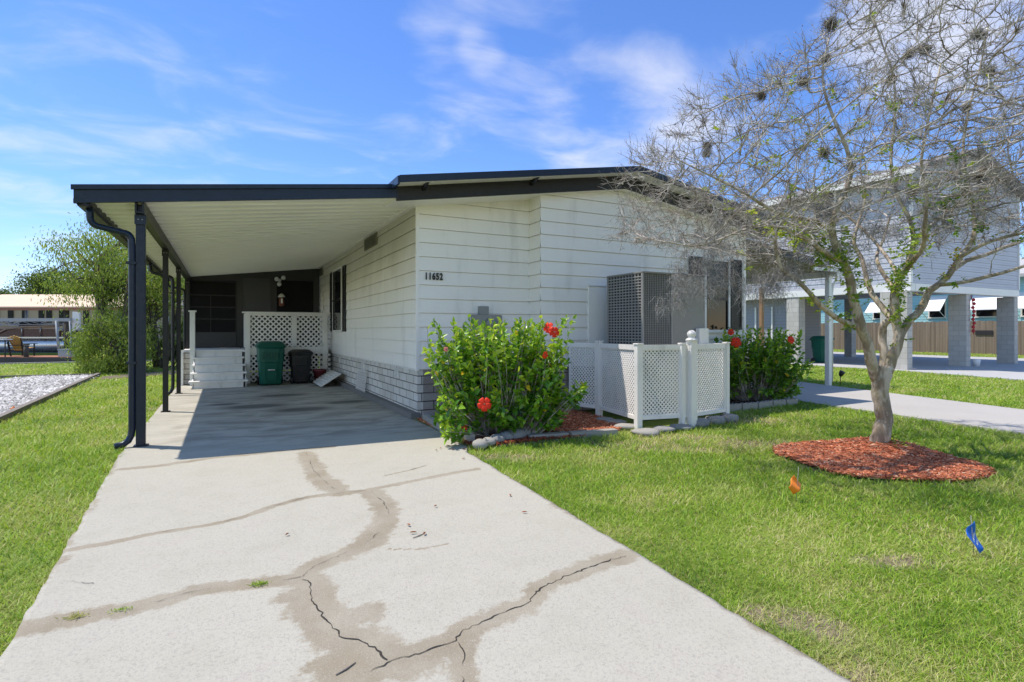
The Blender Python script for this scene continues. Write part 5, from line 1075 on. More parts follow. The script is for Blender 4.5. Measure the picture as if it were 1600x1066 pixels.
    # seed capsules at twig ends
    m3 = 1300; s3 = rng.integers(0, m, m3); c = PPt[s3, -1]+rng.normal(0, .008, (m3, 3)); oc = np.array([[1, 0, 0], [0, 1, 0], [-1, 0, 0], [0, -1, 0], [0, 0, 1.2], [0, 0, -1.2]])*.0062; V = (c[:, None]+oc[None]).reshape(-1, 3); o = (np.arange(m3)*6)[:, None]; F = np.concatenate([o+np.array([f]) for f in ((0, 1, 4), (1, 2, 4), (2, 3, 4), (3, 0, 4), (1, 0, 5), (2, 1, 5), (3, 2, 5), (0, 3, 5))]); npmesh('seed_capsules', V, F, 'dry_leaf', P, {'rnd': np.repeat(rng.random(m3)*.3, 6)})
    # hanging grey moss: curled strands, thick where the photograph shows it
    def moss(cents, per, ln, spread, name, mat, rd, droop=1.0, k=6):
        cents = np.array(cents); m = len(cents)*per; c = np.repeat(cents, per, 0)+rng.normal(0, 1, (m, 3))*np.repeat(np.full(len(cents), spread), per)[:, None]; D = nrm(rng.normal(size=(m, 3))+np.array([0, 0, -.5*droop])); PQ = np.zeros((m, k, 3)); PQ[:, 0] = c; l = rng.uniform(.4, 1, m)*ln/(k-1)
        for q in range(1, k): D = nrm(D+rng.normal(0, .55, (m, 3))+np.array([0, 0, -.38*droop])); PQ[:, q] = PQ[:, q-1]+D*l[:, None]
        V, F = tubes_np(PQ, np.tile(np.linspace(rd, rd*.5, k)[None], (m, 1)), 3); return npmesh(name, V, F, mat, P, {'rnd': np.repeat(rng.random(m), k*3)})
    cen = []
    # nearest twig nodes to pixel spots
    def at(px, py, dep, sp): 
        a, b_, c = PD(px, py, dep); return np.array([a, b_, c])
    for px, py, sx, sy, cnt, dep in ((1085, 430, 18, 18, 9, 6.0), (1115, 400, 22, 22, 13, 6.0), (1062, 452, 12, 12, 6, 6.0), (1190, 440, 24, 12, 12, 5.9), (1235, 430, 22, 14, 10, 5.9), (1165, 330, 40, 30, 8, 6.1), (1330, 400, 25, 15, 8, 6.4), (1560, 275, 45, 20, 15, 6.4), (1500, 300, 60, 24, 9, 6.6), (1450, 330, 60, 28, 7, 6.5), (1560, 320, 40, 20, 6, 6.5), (1380, 350, 60, 25, 6, 6.4), (1290, 345, 50, 25, 10, 6.2)):
        for _ in range(cnt): cen.append(at(px+rng.normal()*sx, py+rng.normal()*sy, dep+rng.normal()*.18, 0))
    moss(cen, 62, .20, .045, 'hanging_moss', 'moss_strand', .0017)
    ncen = N[rng.choice(np.where((rad < .014) & (N[:, 2] < 4.7))[0], 260)]; moss(ncen, 24, .13, .022, 'fine_moss', 'moss_strand', .0014, .4, 5)
    moss(N[rng.choice(np.where((rad < .012))[0], 1500)], 9, .05, .012, 'lichen', 'ball_moss', .0016, .1, 4)
    for px, py, s, dep in ((1297, 38, .10, 6.0), (1445, 78, .09, 6.6), (1530, 55, .09, 6.5), (1545, 112, .09, 6.6), (1392, 125, .07, 6.5), (1255, 128, .07, 6.1), (1288, 237, .07, 6.2), (1104, 240, .05, 5.9), (1288, 90, .06, 6.0), (1420, 85, .07, 6.6), (1190, 150, .06, 6.1), (1425, 300, .06, 6.4), (1530, 275, .08, 6.3), (1105, 228, .05, 5.9), (1330, 262, .05, 6.0), (1510, 170, .06, 6.4)):
        o = moss([at(px, py, dep, 0)], 330, s*1.25, s*.30, 'ball_moss', 'ball_moss', .0021, .0, 5)
    # sparse leaves on the lower limbs
    C, Dv, Ls, rn = [], [], [], []
    def sprig(c, d, m, s, tone):
        d = nrm(np.array(d, float)[None])[0]; a = nrm(np.cross(d, [0, .2, 1.])[None])[0]; bb = np.cross(d, a)
        for k in range(m):
            f = k/m; C.append(c+d*s*f); sd = 1 if k % 2 else -1; Dv.append(a*sd*1.0+d*.5+bb*rng.normal()*.4); Ls.append(rng.uniform(.028, .055)); rn.append(np.clip(tone+rng.normal(0, .13), 0, 1))
    for px, py, sx, sy, cnt, dep, tone in ((1280, 395, 16, 18, 22, 6.15, .35), (1250, 375, 16, 8, 12, 6.0, .55), (1225, 358, 25, 8, 12, 5.8, .7), (1310, 412, 8, 14, 10, 6.2, .3), (1320, 480, 12, 14, 7, 6.3, .35), (1282, 460, 4, 14, 4, 6.2, .6), (1395, 425, 12, 16, 12, 6.5, .45), (1404, 455, 8, 20, 10, 6.5, .45), (1425, 440, 10, 12, 8, 6.5, .5), (1350, 380, 30, 25, 16, 6.4, .5), (1480, 395, 4, 12, 6, 6.5, .9), (1400, 490, 10, 10, 5, 6.4, .5), (1412, 520, 8, 12, 6, 6.4, .4), (1500, 300, 25, 40, 24, 6.4, .25), (1470, 350, 40, 30, 14, 6.4, .5), (1360, 250, 60, 50, 20, 6.4, .55), (1590, 400, 8, 10, 4, 6.3, .3), (1230, 290, 60, 50, 14, 6.2, .6), (1300, 430, 60, 30, 14, 6.3, .6), (1370, 440, 25, 25, 10, 6.5, .3), (1320, 250, 120, 90, 34, 6.3, .6)):
        for _ in range(int(cnt*1.9)):
            c = at(px+rng.normal()*sx, py+rng.normal()*sy, dep+rng.normal()*.1, 0); j = np.linalg.norm(N-c, axis=1).argmin(); c = c*.25+N[j]*.75; sprig(c, rng.normal(size=3)+np.array([0, 0, .3]), rng.integers(6, 13), rng.uniform(.08, .17), tone)
    for k in range(14): sprig(np.array([TX+rng.normal()*.12, TY+rng.normal()*.12-.12, .08]), rng.normal(size=3)*.6+np.array([0, 0, .5]), 8, .12, .5)
    V, F = leaves_np(np.array(C), np.array(Dv), np.array(Ls), np.array(Ls)*.6, .15, .12); npmesh('leaves', V, F, 'myrtle_leaf', P, {'rnd': np.repeat(rn, 6)})
    # leafy pads growing on two limbs
    print('myrtle nodes', n, 'chains', len(chains))
myrtle()
# ------------------------------------------------------------------ lawns
def lawn():
    global rng; rng = np.random.default_rng(9)
    n = 1150000; th = rng.uniform(-1.12, 1.08, n)+YAW; r = np.exp(rng.uniform(math.log(1.25), math.log(52), n)); X = r*np.sin(th); Y = r*np.cos(th)
    no = np.zeros(n, bool)
    def shrink(poly, k):
        c = np.mean(poly, 0); return [(c[0]+(x-c[0])*k, c[1]+(y-c[1])*k) for x, y in poly]
    de = [(2.15, -4), (2.23, 1.36), (2.32, 2.88), (2.5, 6.0), (2.62, 6.3), (2.66, 7.4), (2.66, 19), (-1.05, 19), (-1.05, 7.6), (-.95, 5.5), (-.86, 3.2), (-.84, -4)]
    w = (fbm(X, Y, 5, 40)-.5)*.10
    for p in (de,): no |= pip(X+w, Y+w*.4, p)
    for p in (drive2, slab2, gravel, bedL, bedR): no |= pip(X+w*.5, Y+w*.3, p)
    no |= pip(X, Y, sand) & (rng.random(n) < .85)
    no |= pip(X+w, Y+w, ringp); no |= (Y > 30.9) | ((X > HX0) & (X < HX1) & (Y > HY2-.02) & (Y < 19)) | ((X > 5.25) & (X < 7.15) & (Y > 6.2) & (Y < 8.3)) | (X > 41.5)
    b = bareness(X, Y)**1.3; no |= rng.random(n) < b*.5
    k = ~no; X, Y, r = X[k], Y[k], r[k]; n = len(X); print('blades', n)
    sz = np.clip(r/5.0, .62, 5.5); H = rng.uniform(.035, .075, n)*(.75+.5*fbm(X, Y, 1.3, 50))*np.clip(sz, .8, 1.5); Wd = rng.uniform(.0032, .0062, n)*sz*1.15
    a = rng.uniform(0, 6.283, n); ln = rng.uniform(.35, 2.3, n); D = np.stack([np.cos(a)*ln, np.sin(a)*ln, np.ones(n)], -1); D = nrm(D); fa = a+rng.normal(1.57, .5, n); Sd = np.stack([np.cos(fa), np.sin(fa), np.zeros(n)], -1)*Wd[:, None]/2
    B = np.stack([X, Y, np.full(n, GZ-.005)], -1); Mi = B+D*(H*.55)[:, None]; out = D.copy(); out[:, 2] *= .45; T = Mi+nrm(out)*(H*.6)[:, None]
    V = np.stack([B-Sd, B+Sd, Mi+Sd*.85, Mi-Sd*.85, T], 1).reshape(-1, 3); o = (np.arange(n)*5)[:, None]
    F3 = np.concatenate([o+np.array([[0, 1, 2]]), o+np.array([[0, 2, 3]]), o+np.array([[3, 2, 4]])])
    straw = fbm(X, Y, 1.6, 60); right = X > 2.2; rn = np.clip(rng.normal(.42, .23, n)+(straw-.5)*.75+np.where(right, .02, .12), 0, .80)
    dry = rng.random(n) < np.clip(.05+(straw-.48)*.9+b[k]*.6, .02, .6)*np.where(right, 1.0, .35); rn = np.where(dry, rng.uniform(.78, 1, n), rn)
    lawn_o = npmesh('lawn_grass', V, F3, 'grass_blade', attrs={'rnd': np.repeat(rn, 5)}, org=(0, 0, 0)); tagp(lawn_o, 'short green and straw coloured lawn grass', 'grass', kind='stuff')
lawn()
# ================================================================== RIGHT SIDE: side carport, neighbours, fence
def side_carport():
    P = empty('side_carport', (12, 10, 0), 'second carport on the far side of the home, over the side driveway', 'carport')
    u = lambda x: 3.42-(x-9.7)*.115
    b = MB(); b.hexa([(9.68, 8.9, u(9.68)), (14.1, 8.9, u(14.1)), (14.1, 18, u(14.1)), (9.68, 18, u(9.68))], [(9.68, 8.9, u(9.68)+.06), (14.1, 8.9, u(14.1)+.06), (14.1, 18, u(14.1)+.06), (9.68, 18, u(9.68)+.06)]); b.build('roof_pan', 'olive_board', P)
    b = MB(); b.hexa([(9.68, 8.86, u(9.68)-.03), (12.95, 8.86, u(12.95)-.03), (12.95, 8.897, u(12.95)-.03), (9.68, 8.897, u(9.68)-.03)], [(9.68, 8.86, u(9.68)+.16), (12.95, 8.86, u(12.95)+.16), (12.95, 8.897, u(12.95)+.16), (9.68, 8.897, u(9.68)+.16)]); b.build('fascia', 'black_metal', P)
    b = MB(); b.box(13.9, 14.12, 8.9, 18, 2.80, 2.97); b.box(12.96, 13.9, 8.87, 8.92, 2.90, 2.98); b.build('beam', 'white_metal', P)
    b = MB(); b.hexa([(9.7, 9.6, 2.72), (12.6, 9.6, 2.72), (12.6, 9.65, 2.72), (9.7, 9.65, 2.72)], [(9.7, 9.6, u(9.7)-.002), (12.6, 9.6, u(12.6)-.002), (12.6, 9.65, u(12.6)-.002), (9.7, 9.65, u(9.7)-.002)]); b.build('gable_board', 'olive_board', P)
    for y in (9.1, 13.4, 17.6): b = MB(); b.bbox(13.78, 13.90, y-.06, y+.06, -.02, 2.82, .008); b.build('post', 'white_metal', P)
    b = MB(); b.tube([(14.05, 9.0, 2.85), (14.02, 9.0, 2.70), (13.96, 9.05, 2.58), (13.94, 9.07, 2.4), (13.94, 9.07, .1)], .032, 8); b.build('downspout', 'white_metal', P)
    b = MB(); x, y = 11.35, 12.1; x, z = PY(1190, 500, 13.5); b.bbox(x-.06, x+.06, 13.44, 13.56, 0, 2.9, .006); tagp(b.build('wooden_post', 'post_timber'), 'bare wooden post behind the right hibiscus', 'post')
side_carport()
def neighbour():
    P = empty('stilt_house', (26, 17, 0), 'lavender sided stilt house raised on square block columns', 'house')
    x0, x1, y0, y1, zb, zt = 21.95, 30.1, 11.35, 25.5, 3.12, 7.1
    b = MB(); laps(b, lambda s, z, d: (x0-d, s, z), y0, y1, zb, zt, .2); b.build('left_wall', 'lavender_siding', P)
    b = MB(); pk = 8.3; xm = (x0+x1)/2; sl = (pk-zt)/(xm-x0); laps(b, lambda s, z, d: (s, y0-d, z), x0, x1, zb, pk, .2, [(-sl, 1, zt-sl*x0), (sl, 1, zt+sl*x1)]); b.build('front_wall', 'lavender_siding', P)
    b = MB(); b.box(x0+.02, x1-.0, y0+.02, y1, zb-.02, zb+.1); b.poly([(x1, y0, zb), (x1, y1, zb), (x1, y1, zt), (x1, y0, zt)]); b.build('floor_slab', 'bright_slab', P)
    b = MB(); b.bbox(x0-.03, x0+.25, y0-.03, y1, zb-.28, zb-.0, .01); b.bbox(x0+.26, x1+.02, y0-.03, y0+.28, zb-.28, zb, .01); b.bbox(x0-.03, x0+.07, y0-.045, y0+.05, zb+.01, zt, .01); b.bbox(x1-.06, x1+.03, y0-.045, y0+.05, zb+.01, zt, .01); b.build('beam', 'white_metal', P)
    b = MB()
    for sx in (-1, 1):
        xe = x0-.45 if sx < 0 else x1+.45; ze = zt-.12; b.hexa(*[[(a, y, z+dz) for a, y, z in ((min(xe, xm), y0-.4, ze if sx < 0 else pk+.06), (max(xe, xm), y0-.4, pk+.06 if sx < 0 else ze), (max(xe, xm), y1+.3, pk+.06 if sx < 0 else ze), (min(xe, xm), y1+.3, ze if sx < 0 else pk+.06))] for dz in (0, .16)])
    rf = b.build('roof', 'roof_shingle', P)
    b = MB(); b.box(x0-.50, x0-.45, y0-.4, y1+.3, zt-.16, zt+.06); b.build('fascia', 'white_metal', rf)
    for px in (1418, 1510, 1585):
        X = PY(px, 500, y0)[0]; b = MB(); b.bbox(X, X+.32, y0+.0, y0+(.95 if px == 1418 else .62), -.02, zb-.285, .01); b.build('block_column', 'grey_block', P)
    for yy in (16.2,):
        b = MB(); b.bbox(x0, x0+.42, yy-.45, yy+.15, -.02, zb-.285, .01); b.build('block_column', 'grey_block', P)
    for (xx, yy) in ((26.6, 18.2), (30.0, 18.5), (23.6, 20)): b = MB(); b.bbox(xx-.2, xx+.2, yy-.2, yy+.2, -.02, zb-.0, .01); b.build('block_column', 'grey_block', P)
    # ground floor room at the back, window to the left upstairs
    b = MB(); laps(b, lambda s, z, d: (x0+.5-d, s, z), 16.6, 25, 0, zb, .14); laps(b, lambda s, z, d: (s, 16.6-d, z), x0+.5, 24.6, 0, zb, .14); laps(b, lambda s, z, d: (24.6+d, s, z), 16.6, 25, 0, zb, .14); b.build('storage_room', 'garage_siding', P)
    b = MB(); y, z = PX(1255, 366, x0); b.box(x0-.06, x0+.02, y-.4, y+.4, z-.45, z+.45); w = b.build('window', 'window_glass', P); b = MB(); b.box(x0-.08, x0+.0, y-.48, y-.4, z-.5, z+.5); b.box(x0-.08, x0, y+.4, y+.48, z-.5, z+.5); b.isl('window_frame', 'white_paint', w)
    b = MB(); y, z = PX(1290, 320, x0); b.box(x0-.06, x0+.02, y-.4, y+.4, z-.5, z+.5); w = b.build('window', 'window_glass', P); b = MB(); b.box(x0-.08, x0+.0, y-.48, y-.4, z-.55, z+.55); b.box(x0-.08, x0, y+.4, y+.48, z-.55, z+.55); b.isl('window_frame', 'white_paint', w)
    b = MB(); 
    for y in (17.4, 18.3): b.box(x0+.40, x0+.47, y-.03, y+.03, 0, 2.5)
    b.isl('door_frame', 'white_metal', P)
    # red rope of floats hung on the middle column
    X = PY(1514, 500, y0)[0]; E_ = empty('float_string', (X, y0-.1, 1.2), 'string of red floats hanging on the front of the middle block column', 'floats')
    r = random.Random(2)
    for k in range(9):
        z = 2.55-k*.152; b = MB(); dx = .05*math.sin(k*2.3); b.lathe((X+.12+dx, y0-.10, z), [(.015, 0), (.05, .02), (.062, .07), (.045, .11), (.015, .13)], 12); b.build('float', 'red_paint', E_)
    b = MB(); b.tube([(X+.12, y0-.02, 2.80), (X+.13, y0-.1, 2.2), (X+.12, y0-.1, 1.25)], .014, 6); b.build('rope', 'red_paint', E_)
    b = MB(); b.lathe((X+.35, y0-.1, 0), [(.10, 0), (.13, .25), (.12, .27), (.02, .27)], 14); tagp(b.build('bucket', 'white_plain'), 'small white bucket at the foot of the middle block column', 'bucket')
neighbour()
x_, y_ = G(1276, 566); bin_('trash_cart', (23.3, 15.6, 0), .70, .74, 1.18, 'green_plastic', 'dark green wheeled bin under the stilt house beside a block column')
def fence_cyan():
    FXp = 41.8; P = empty('wooden_fence', (FXp, 22, 0), 'weathered brown board fence behind the stilt house', 'fence'); r = random.Random(4)
    b = MB(); y = 6.0
    while y < 34: w = .138; h = 2.0+r.uniform(-.03, .03); o = r.uniform(0, .01); b.box(FXp-o, FXp+.02-o, y, y+w, GZ, h); y += w+.006
    b.build('boards', 'fence_board', P)
    b = MB(); [b.box(FXp+.025, FXp+.07, 6, 34, z, z+.09) for z in (.3, 1.0, 1.7)]; b.build('rail', 'fence_board', P)
    b = MB(); y, z = PX(1538, 520, FXp); b.box(FXp-.05, FXp-.013, y-.45, y+.45, z-.14, z+.14); tagp(b.build('fence_plaque', 'dark_panel'), 'small dark plaque fixed to the brown board fence', 'plaque')
    C = empty('cyan_house', (48, 20, 0), 'pale cyan sided house with white window awnings beyond the fence', 'house'); X = 44.6
    b = MB(); laps(b, lambda s, z, d: (X-d, s, z), 8, 33, 0, 4.9, .2); b.poly([(X, 8, 0), (X+10, 8, 0), (X+10, 8, 4.9), (X, 8, 4.9)]); b.poly([(X, 33, 0), (X, 33, 4.9), (X+10, 33, 4.9), (X+10, 33, 0)]); b.build('wall', 'cyan_siding', C)
    b = MB(); b.hexa([(X-.7, 7.4, 4.75), (X+5, 7.4, 6.3), (X+5, 33.6, 6.3), (X-.7, 33.6, 4.75)], [(X-.7, 7.4, 4.95), (X+5, 7.4, 6.5), (X+5, 33.6, 6.5), (X-.7, 33.6, 4.95)]); b.build('roof', 'bright_slab', C)
    for (pa, pb) in ((1366, 1384), (1453, 1477), (1526, 1566), (1598, 1640)):
        ya, yb = PX(pa, 480, X)[0], PX(pb, 480, X)[0]; ya, yb = max(ya, yb), min(ya, yb); z1, z0 = 3.45, 2.35
        b = MB(); b.box(X-.05, X-.02, yb, ya, z0, z1); w = b.build('window', 'window_glass', C)
        b = MB(); b.box(X-.07, X-.02, yb-.08, yb, z0, z1); b.box(X-.07, X-.02, ya, ya+.08, z0, z1); b.box(X-.08, X-.02, yb-.1, ya+.1, z0-.08, z0); b.isl('window_frame', 'white_paint', w)
        b = MB(); b.hexa([(X-1.0, yb-.15, 2.75), (X-.02, yb-.15, 3.75), (X-.02, ya+.15, 3.75), (X-1.0, ya+.15, 2.75)], [(X-1.0, yb-.15, 2.80), (X-.02, yb-.15, 3.82), (X-.02, ya+.15, 3.82), (X-1.0, ya+.15, 2.80)]); b.bar((X-.98, yb-.1, 2.76), (X-.03, yb-.1, 2.2), .03, .03); b.bar((X-.98, ya+.1, 2.76), (X-.03, ya+.1, 2.2), .03, .03); b.build('awning', 'white_plain', C)
    # pieces seen between the columns at the left
    b = MB(); b.box(30.0, 30.3, 24, 30, GZ, 3.6); b.box(30.0, 38, 29.9, 30.2, GZ, 3.6); q = b.build('brick_house', 'red_brick'); tagp(q, 'red brick house glimpsed under the stilt house', 'house')
    V_ = empty('vinyl_fence', (29, 24, 0), 'low white vinyl fence before the red brick house', 'fence'); b = MB()
    for i in range(30): b.box(28.4, 28.43, 21.0+.3*i, 21.29+.3*i, .05, 1.1)
    b.build('panel', 'white_vinyl', V_); b = MB(); b.box(28.37, 28.46, 21, 30, 1.105, 1.18); b.build('rail', 'white_vinyl', V_)
    # stake light on the strip of grass
    x, y = G(1313, 600); S_ = empty('spot_light', (x, y, GZ), 'small black garden spotlight on a stake beyond the white post', 'light'); b = MB(); b.tube([(x, y, GZ), (x, y, .22)], .012, 6); b.build('stake', 'dark_plastic', S_); b = MB(); b.tube([(x+.0, y, .20), (x, y-.02, .26), (x, y-.06, .33)], [.03, .06, .07], 12); b.build('lamp_head', 'dark_plastic', S_)
fence_cyan()
# ================================================================== LEFT SIDE: canal, dock, boats, trees
def tree(name, label, x, y, h, rx, rz, crz, mat, n, leaf, seed, group, trunk=.12, weep=False, stems=1, clump=70, ry=None):
    global rng; rng = np.random.default_rng(seed); P = empty(name, (x, y, GZ), label, 'tree', group); ry = ry or rx; cz = h-rz
    cl = []
    while len(cl) < clump:
        p = rng.uniform(-1, 1, 3)
        if np.dot(p, p) > 1 or (np.dot(p, p) < .22 and rng.random() < .6): continue
        if mnoise.noise((p[0]*1.7+seed, p[1]*1.7, p[2]*1.7)) < -.22: continue
        cl.append(np.array([x+p[0]*rx, y+p[1]*ry, cz+p[2]*rz]))
    cl = np.array(cl); b = MB(); 
    for s in range(stems):
        ang = s*2.2+seed; lean = .35 if stems > 1 else .08; top = Vector((x+math.cos(ang)*lean*rx, y+math.sin(ang)*lean*ry, cz-rz*.25)); b.tube([(x+math.cos(ang)*trunk*.8, y+math.sin(ang)*trunk*.8, GZ-.1), (x+math.cos(ang)*trunk+(top.x-x)*.3, y+(top.y-y)*.3, top.z*.4), (x+(top.x-x)*.75, y+(top.y-y)*.75, top.z*.75), top], [trunk*1.25, trunk, trunk*.75, trunk*.45], 9)
        if s == 0: T0 = top
    b.build('trunk', 'rough_bark', P)
    m = len(cl); B0 = np.tile(np.array(T0)[None], (m, 1)); B0[:, :2] = B0[:, :2]*.6+np.array([x, y])*.4; B0[:, 2] = rng.uniform(cz-rz*.9, cz+rz*.2, m); Mi = (B0+cl)/2+rng.normal(0, .15, (m, 3)); Mi[:, 2] += .2
    V, F = tubes_np(bezier(B0, Mi, cl, 6), np.tile(np.linspace(trunk*.28, .012, 6)[None], (m, 1)), 5); npmesh('branches', V, F, 'rough_bark', P)
    k = rng.integers(0, m, n); sp = rng.uniform(.12, .24, m)[k][:, None]*max(rx, .8)*.75; C = cl[k]+rng.normal(0, 1, (n, 3))*sp*np.array([1, 1, .8]); tone = rng.uniform(-.22, .22, m)[k]
    if weep:
        C[:, 2] -= np.abs(rng.normal(0, .22, n)); D = rng.normal(size=(n, 3))*.5+np.array([0, 0, -.9])
    else: D = rng.normal(size=(n, 3))+nrm(C-np.array([x, y, cz]))*.6
    C[:, 2] = np.maximum(C[:, 2], GZ+.05)
    V, F = leaves_np(C, D, leaf*rng.uniform(.6, 1.3, n), leaf*(.28 if weep else .5), .15, .2); npmesh('crown', V, F, mat, P, {'rnd': np.repeat(np.clip(rng.normal(.45, .2, n)+tone, 0, 1), 6)}); return P
def left_side():
    at = lambda px, dep: PD(px, 517, dep)[:2]
    x, y = at(188, 20.5); tree('weeping_tree', 'airy weeping tree left of the carport with yellow green foliage', x, y, 5.65, 2.55, 1.75, 0, 'willow_leaf', 15000, .115, 3, 'trees along the canal', .17, True, 2, 75)
    x, y = at(250, 21.5); tree('weeping_tree', 'leaning multi stemmed tree seen between the carport posts', x, y, 4.4, 1.7, 1.7, 0, 'willow_leaf', 6500, .10, 4, 'trees along the canal', .12, True, 4, 60)
    x, y = at(180, 19.2); tree('weeping_shrub', 'low sprawling green shrub at the foot of the weeping tree', x, y, 2.1, 1.15, 1.05, 0, 'willow_leaf', 11000, .10, 5, 'shrubs along the canal', .07, True, 3, 70)
    x, y = at(136, 19.6); tree('weeping_shrub', 'small reddish tipped shrub between the boat and the weeping tree', x, y, 1.25, .38, .5, 0, 'willow_leaf', 2600, .09, 6, 'shrubs along the canal', .04, True, 2, 20)
    x, y = at(286, 22.5); tree('round_shrub', 'dark leafy shrub behind the far end of the carport', x, y, 1.9, .8, .95, 0, 'far_leaf', 6000, .10, 8, 'shrubs along the canal', .06, False, 2, 40)
    lbl = ['dark spreading oak on the skyline above the dock roof', 'low dark tree at the left edge of the skyline', 'tall hazy tree rising behind the weeping tree', 'rounded tree far across the canal behind the carport posts', 'dark tree far behind the porch end', 'bushy tree far behind the white house']
    for i, (px, dep, h, r_) in enumerate(((78, 95, 10.6, 7.5), (12, 105, 8.3, 5), (115, 85, 10.5, 6), (215, 90, 9, 8), (270, 80, 9, 7), (320, 90, 9, 8))):
        x, y = at(px, dep); tree('far_tree', lbl[i], x, y, h, r_, h*.42, 0, 'far_leaf', 16000, .34, 20+i, 'trees across the canal', .4, False, 1, 80)
    # far house behind
    H = empty('far_house', (-8, 62, 0), 'grey house across the canal seen between the carport posts', 'house'); x, y = at(262, 62); b = MB(); b.box(x-7, x+6, y, y+8, GZ, 3.6); b.build('wall', 'pale_house_siding', H)
    b = MB(); b.prism([(x-7.6, y-.5, 3.5), (x+6.6, y-.5, 3.5), (x+5, y+4, 5.6), (x-6, y+4, 5.6)], (0, .3, .1)); b.poly([(x-7.6, y+8.5, 3.5), (x-6, y+4.2, 5.6), (x+5, y+4.2, 5.6), (x+6.6, y+8.5, 3.5)]); b.build('roof', 'roof_shingle', H)
    for dx in (-5, -1.5, 2.5): b = MB(); b.box(x+dx, x+dx+1.4, y-.05, y-.01, 1.1, 2.5); b.build('window', 'window_glass', H)
    # ---- dock: runs along the seawall, seen side on
    c0 = np.array(at(-40, 27.5)); c1 = np.array(at(128, 27.5)); rt = np.array([FY, -FX]); fw = np.array([FX, FY])
    def P3(px, dep, z): q = at(px, dep); return Vector((q[0], q[1], z))
    def slab(b, pxa, pxb, da, db, z0, z1):
        q = [P3(pxa, da, 0), P3(pxb, da, 0), P3(pxb, da, 0)+Vector((*(fw*(db-da)), 0)), P3(pxa, da, 0)+Vector((*(fw*(db-da)), 0))]
        b.hexa([(p.x, p.y, z0) for p in q], [(p.x, p.y, z1) for p in q])
    D = empty('wooden_dock', tuple(P3(40, 28, 0)), 'low wooden dock with reddish boards in front of the pontoon boat', 'dock')
    b = MB(); slab(b, -90, 118, 27.0, 28.6, .07, .14); b.build('deck', 'deck_board', D); b = MB(); slab(b, -90, 117, 26.95, 26.998, -.30, .10); b.build('edge_beam', 'dock_frame', D)
    b = MB(); 
    for px in (-60, -20, 18, 55, 108): p = P3(px, 27.2, 0); b.tube([(p.x, p.y, -.7), (p.x, p.y, .07)], .12, 8)
    b.build('pile', 'dock_frame', D)
    # boat lift with tan roof
    L = empty('boat_lift', tuple(P3(60, 31, 0)), 'boat shelter with a long tan canvas roof and grey lift beams', 'boat lift')
    A, B_, C_, D_ = P3(-120, 29.6, 0), P3(196, 29.6, 0), P3(196, 29.6, 0)+Vector((*(fw*4.6), 0)), P3(-120, 29.6, 0)+Vector((*(fw*4.6), 0))
    b = MB(); b.hexa([(A.x, A.y, 2.62), (B_.x, B_.y, 2.62), (C_.x, C_.y, 3.55), (D_.x, D_.y, 3.55)], [(A.x, A.y, 2.68), (B_.x, B_.y, 2.68), (C_.x, C_.y, 3.62), (D_.x, D_.y, 3.62)]); b.build('canvas_roof', 'canvas_tan', L)
    b = MB(); b.bar(A+Vector((0, 0, 2.55)), B_+Vector((0, 0, 2.55)), .06, .14); b.build('roof_edge', 'deck_board', L)
    for px in (-60, 104, 190):
        b = MB(); p = P3(px, 30.0, 0); b.tube([(p.x, p.y, -.8), (p.x, p.y, 2.55)], .12 if px == 104 else .07, 10); b.build('lift_post', 'dock_frame' if px == 104 else 'box_grey', L); q = p+Vector((*(fw*4.0), 0)); b = MB(); b.tube([(q.x, q.y, -.8), (q.x, q.y, 3.3)], .07, 8); b.build('lift_post', 'box_grey', L)
    b = MB(); b.bar(P3(-120, 29.2, 1.97), P3(111, 29.2, 1.97), .12, .17); b.build('lift_beam', 'box_grey', L)
    b = MB(); b.tube([P3(88, 29.1, 1.92), P3(90, 29.1, 1.0), P3(93, 29.0, .15)], .06, 8); b.tube([P3(109, 29.1, 1.9), P3(111, 29.1, .6), P3(109, 29.0, .3)], .04, 8); b.isl('lift_arm', 'box_grey', L)
    b = MB(); b.tube([P3(104, 28.9, 1.2), P3(106, 28.9, 1.35), P3(109, 28.9, 1.2), P3(106, 28.9, 1.05), P3(104, 28.9, 1.2)], .035, 6); b.build('winch_wheel', 'dock_frame', L)
    # pontoon boat
    T = empty('pontoon_boat', tuple(P3(60, 31, .2)), 'maroon and silver pontoon boat raised on the lift', 'boat')
    for dd in (0, 2.2):
        b = MB(); o = Vector((*(fw*dd), 0)); b.tube([P3(-150, 30.6, .62)+o, P3(120, 30.6, .62)+o, P3(138, 30.6, .68)+o, P3(148, 30.6, .85)+o], [.42, .42, .34, .1], 20); b.build('pontoon', 'aluminium', T)
    def wall(b, pxa, pxb, dep, z0, z1, th=.05): a = P3(pxa, dep, 0); c = P3(pxb, dep, 0); q = Vector((*(fw*th), 0)); b.hexa([(a.x, a.y, z0), (c.x, c.y, z0), (c.x+q.x, c.y+q.y, z0), (a.x+q.x, a.y+q.y, z0)], [(a.x, a.y, z1), (c.x, c.y, z1), (c.x+q.x, c.y+q.y, z1), (a.x+q.x, a.y+q.y, z1)])
    b = MB(); slab(b, -150, 146, 30.15, 32.9, .99, 1.07); b.build('boat_deck', 'aluminium', T)
    b = MB(); wall(b, -120, 88, 30.25, 1.075, 1.50); wall(b, 92, 142, 30.25, 1.075, 1.42); wall(b, -120, 142, 32.7, 1.075, 1.5); b.build('side_panel', 'maroon', T)
    b = MB(); wall(b, -120, 88, 30.24, 1.505, 1.66, .06); b.tube([P3(-10, 30.2, 1.15), P3(10, 30.2, 1.5), P3(40, 30.2, 1.62), P3(86, 30.2, 1.66)], .05, 6); b.build('cream_stripe', 'boat_tan', T)
    b = MB()
    for px in (-30, 34, 63, 88, 92, 118, 142): b.tube([P3(px, 30.2, 1.07), P3(px, 30.2, 1.72)], .022, 6)
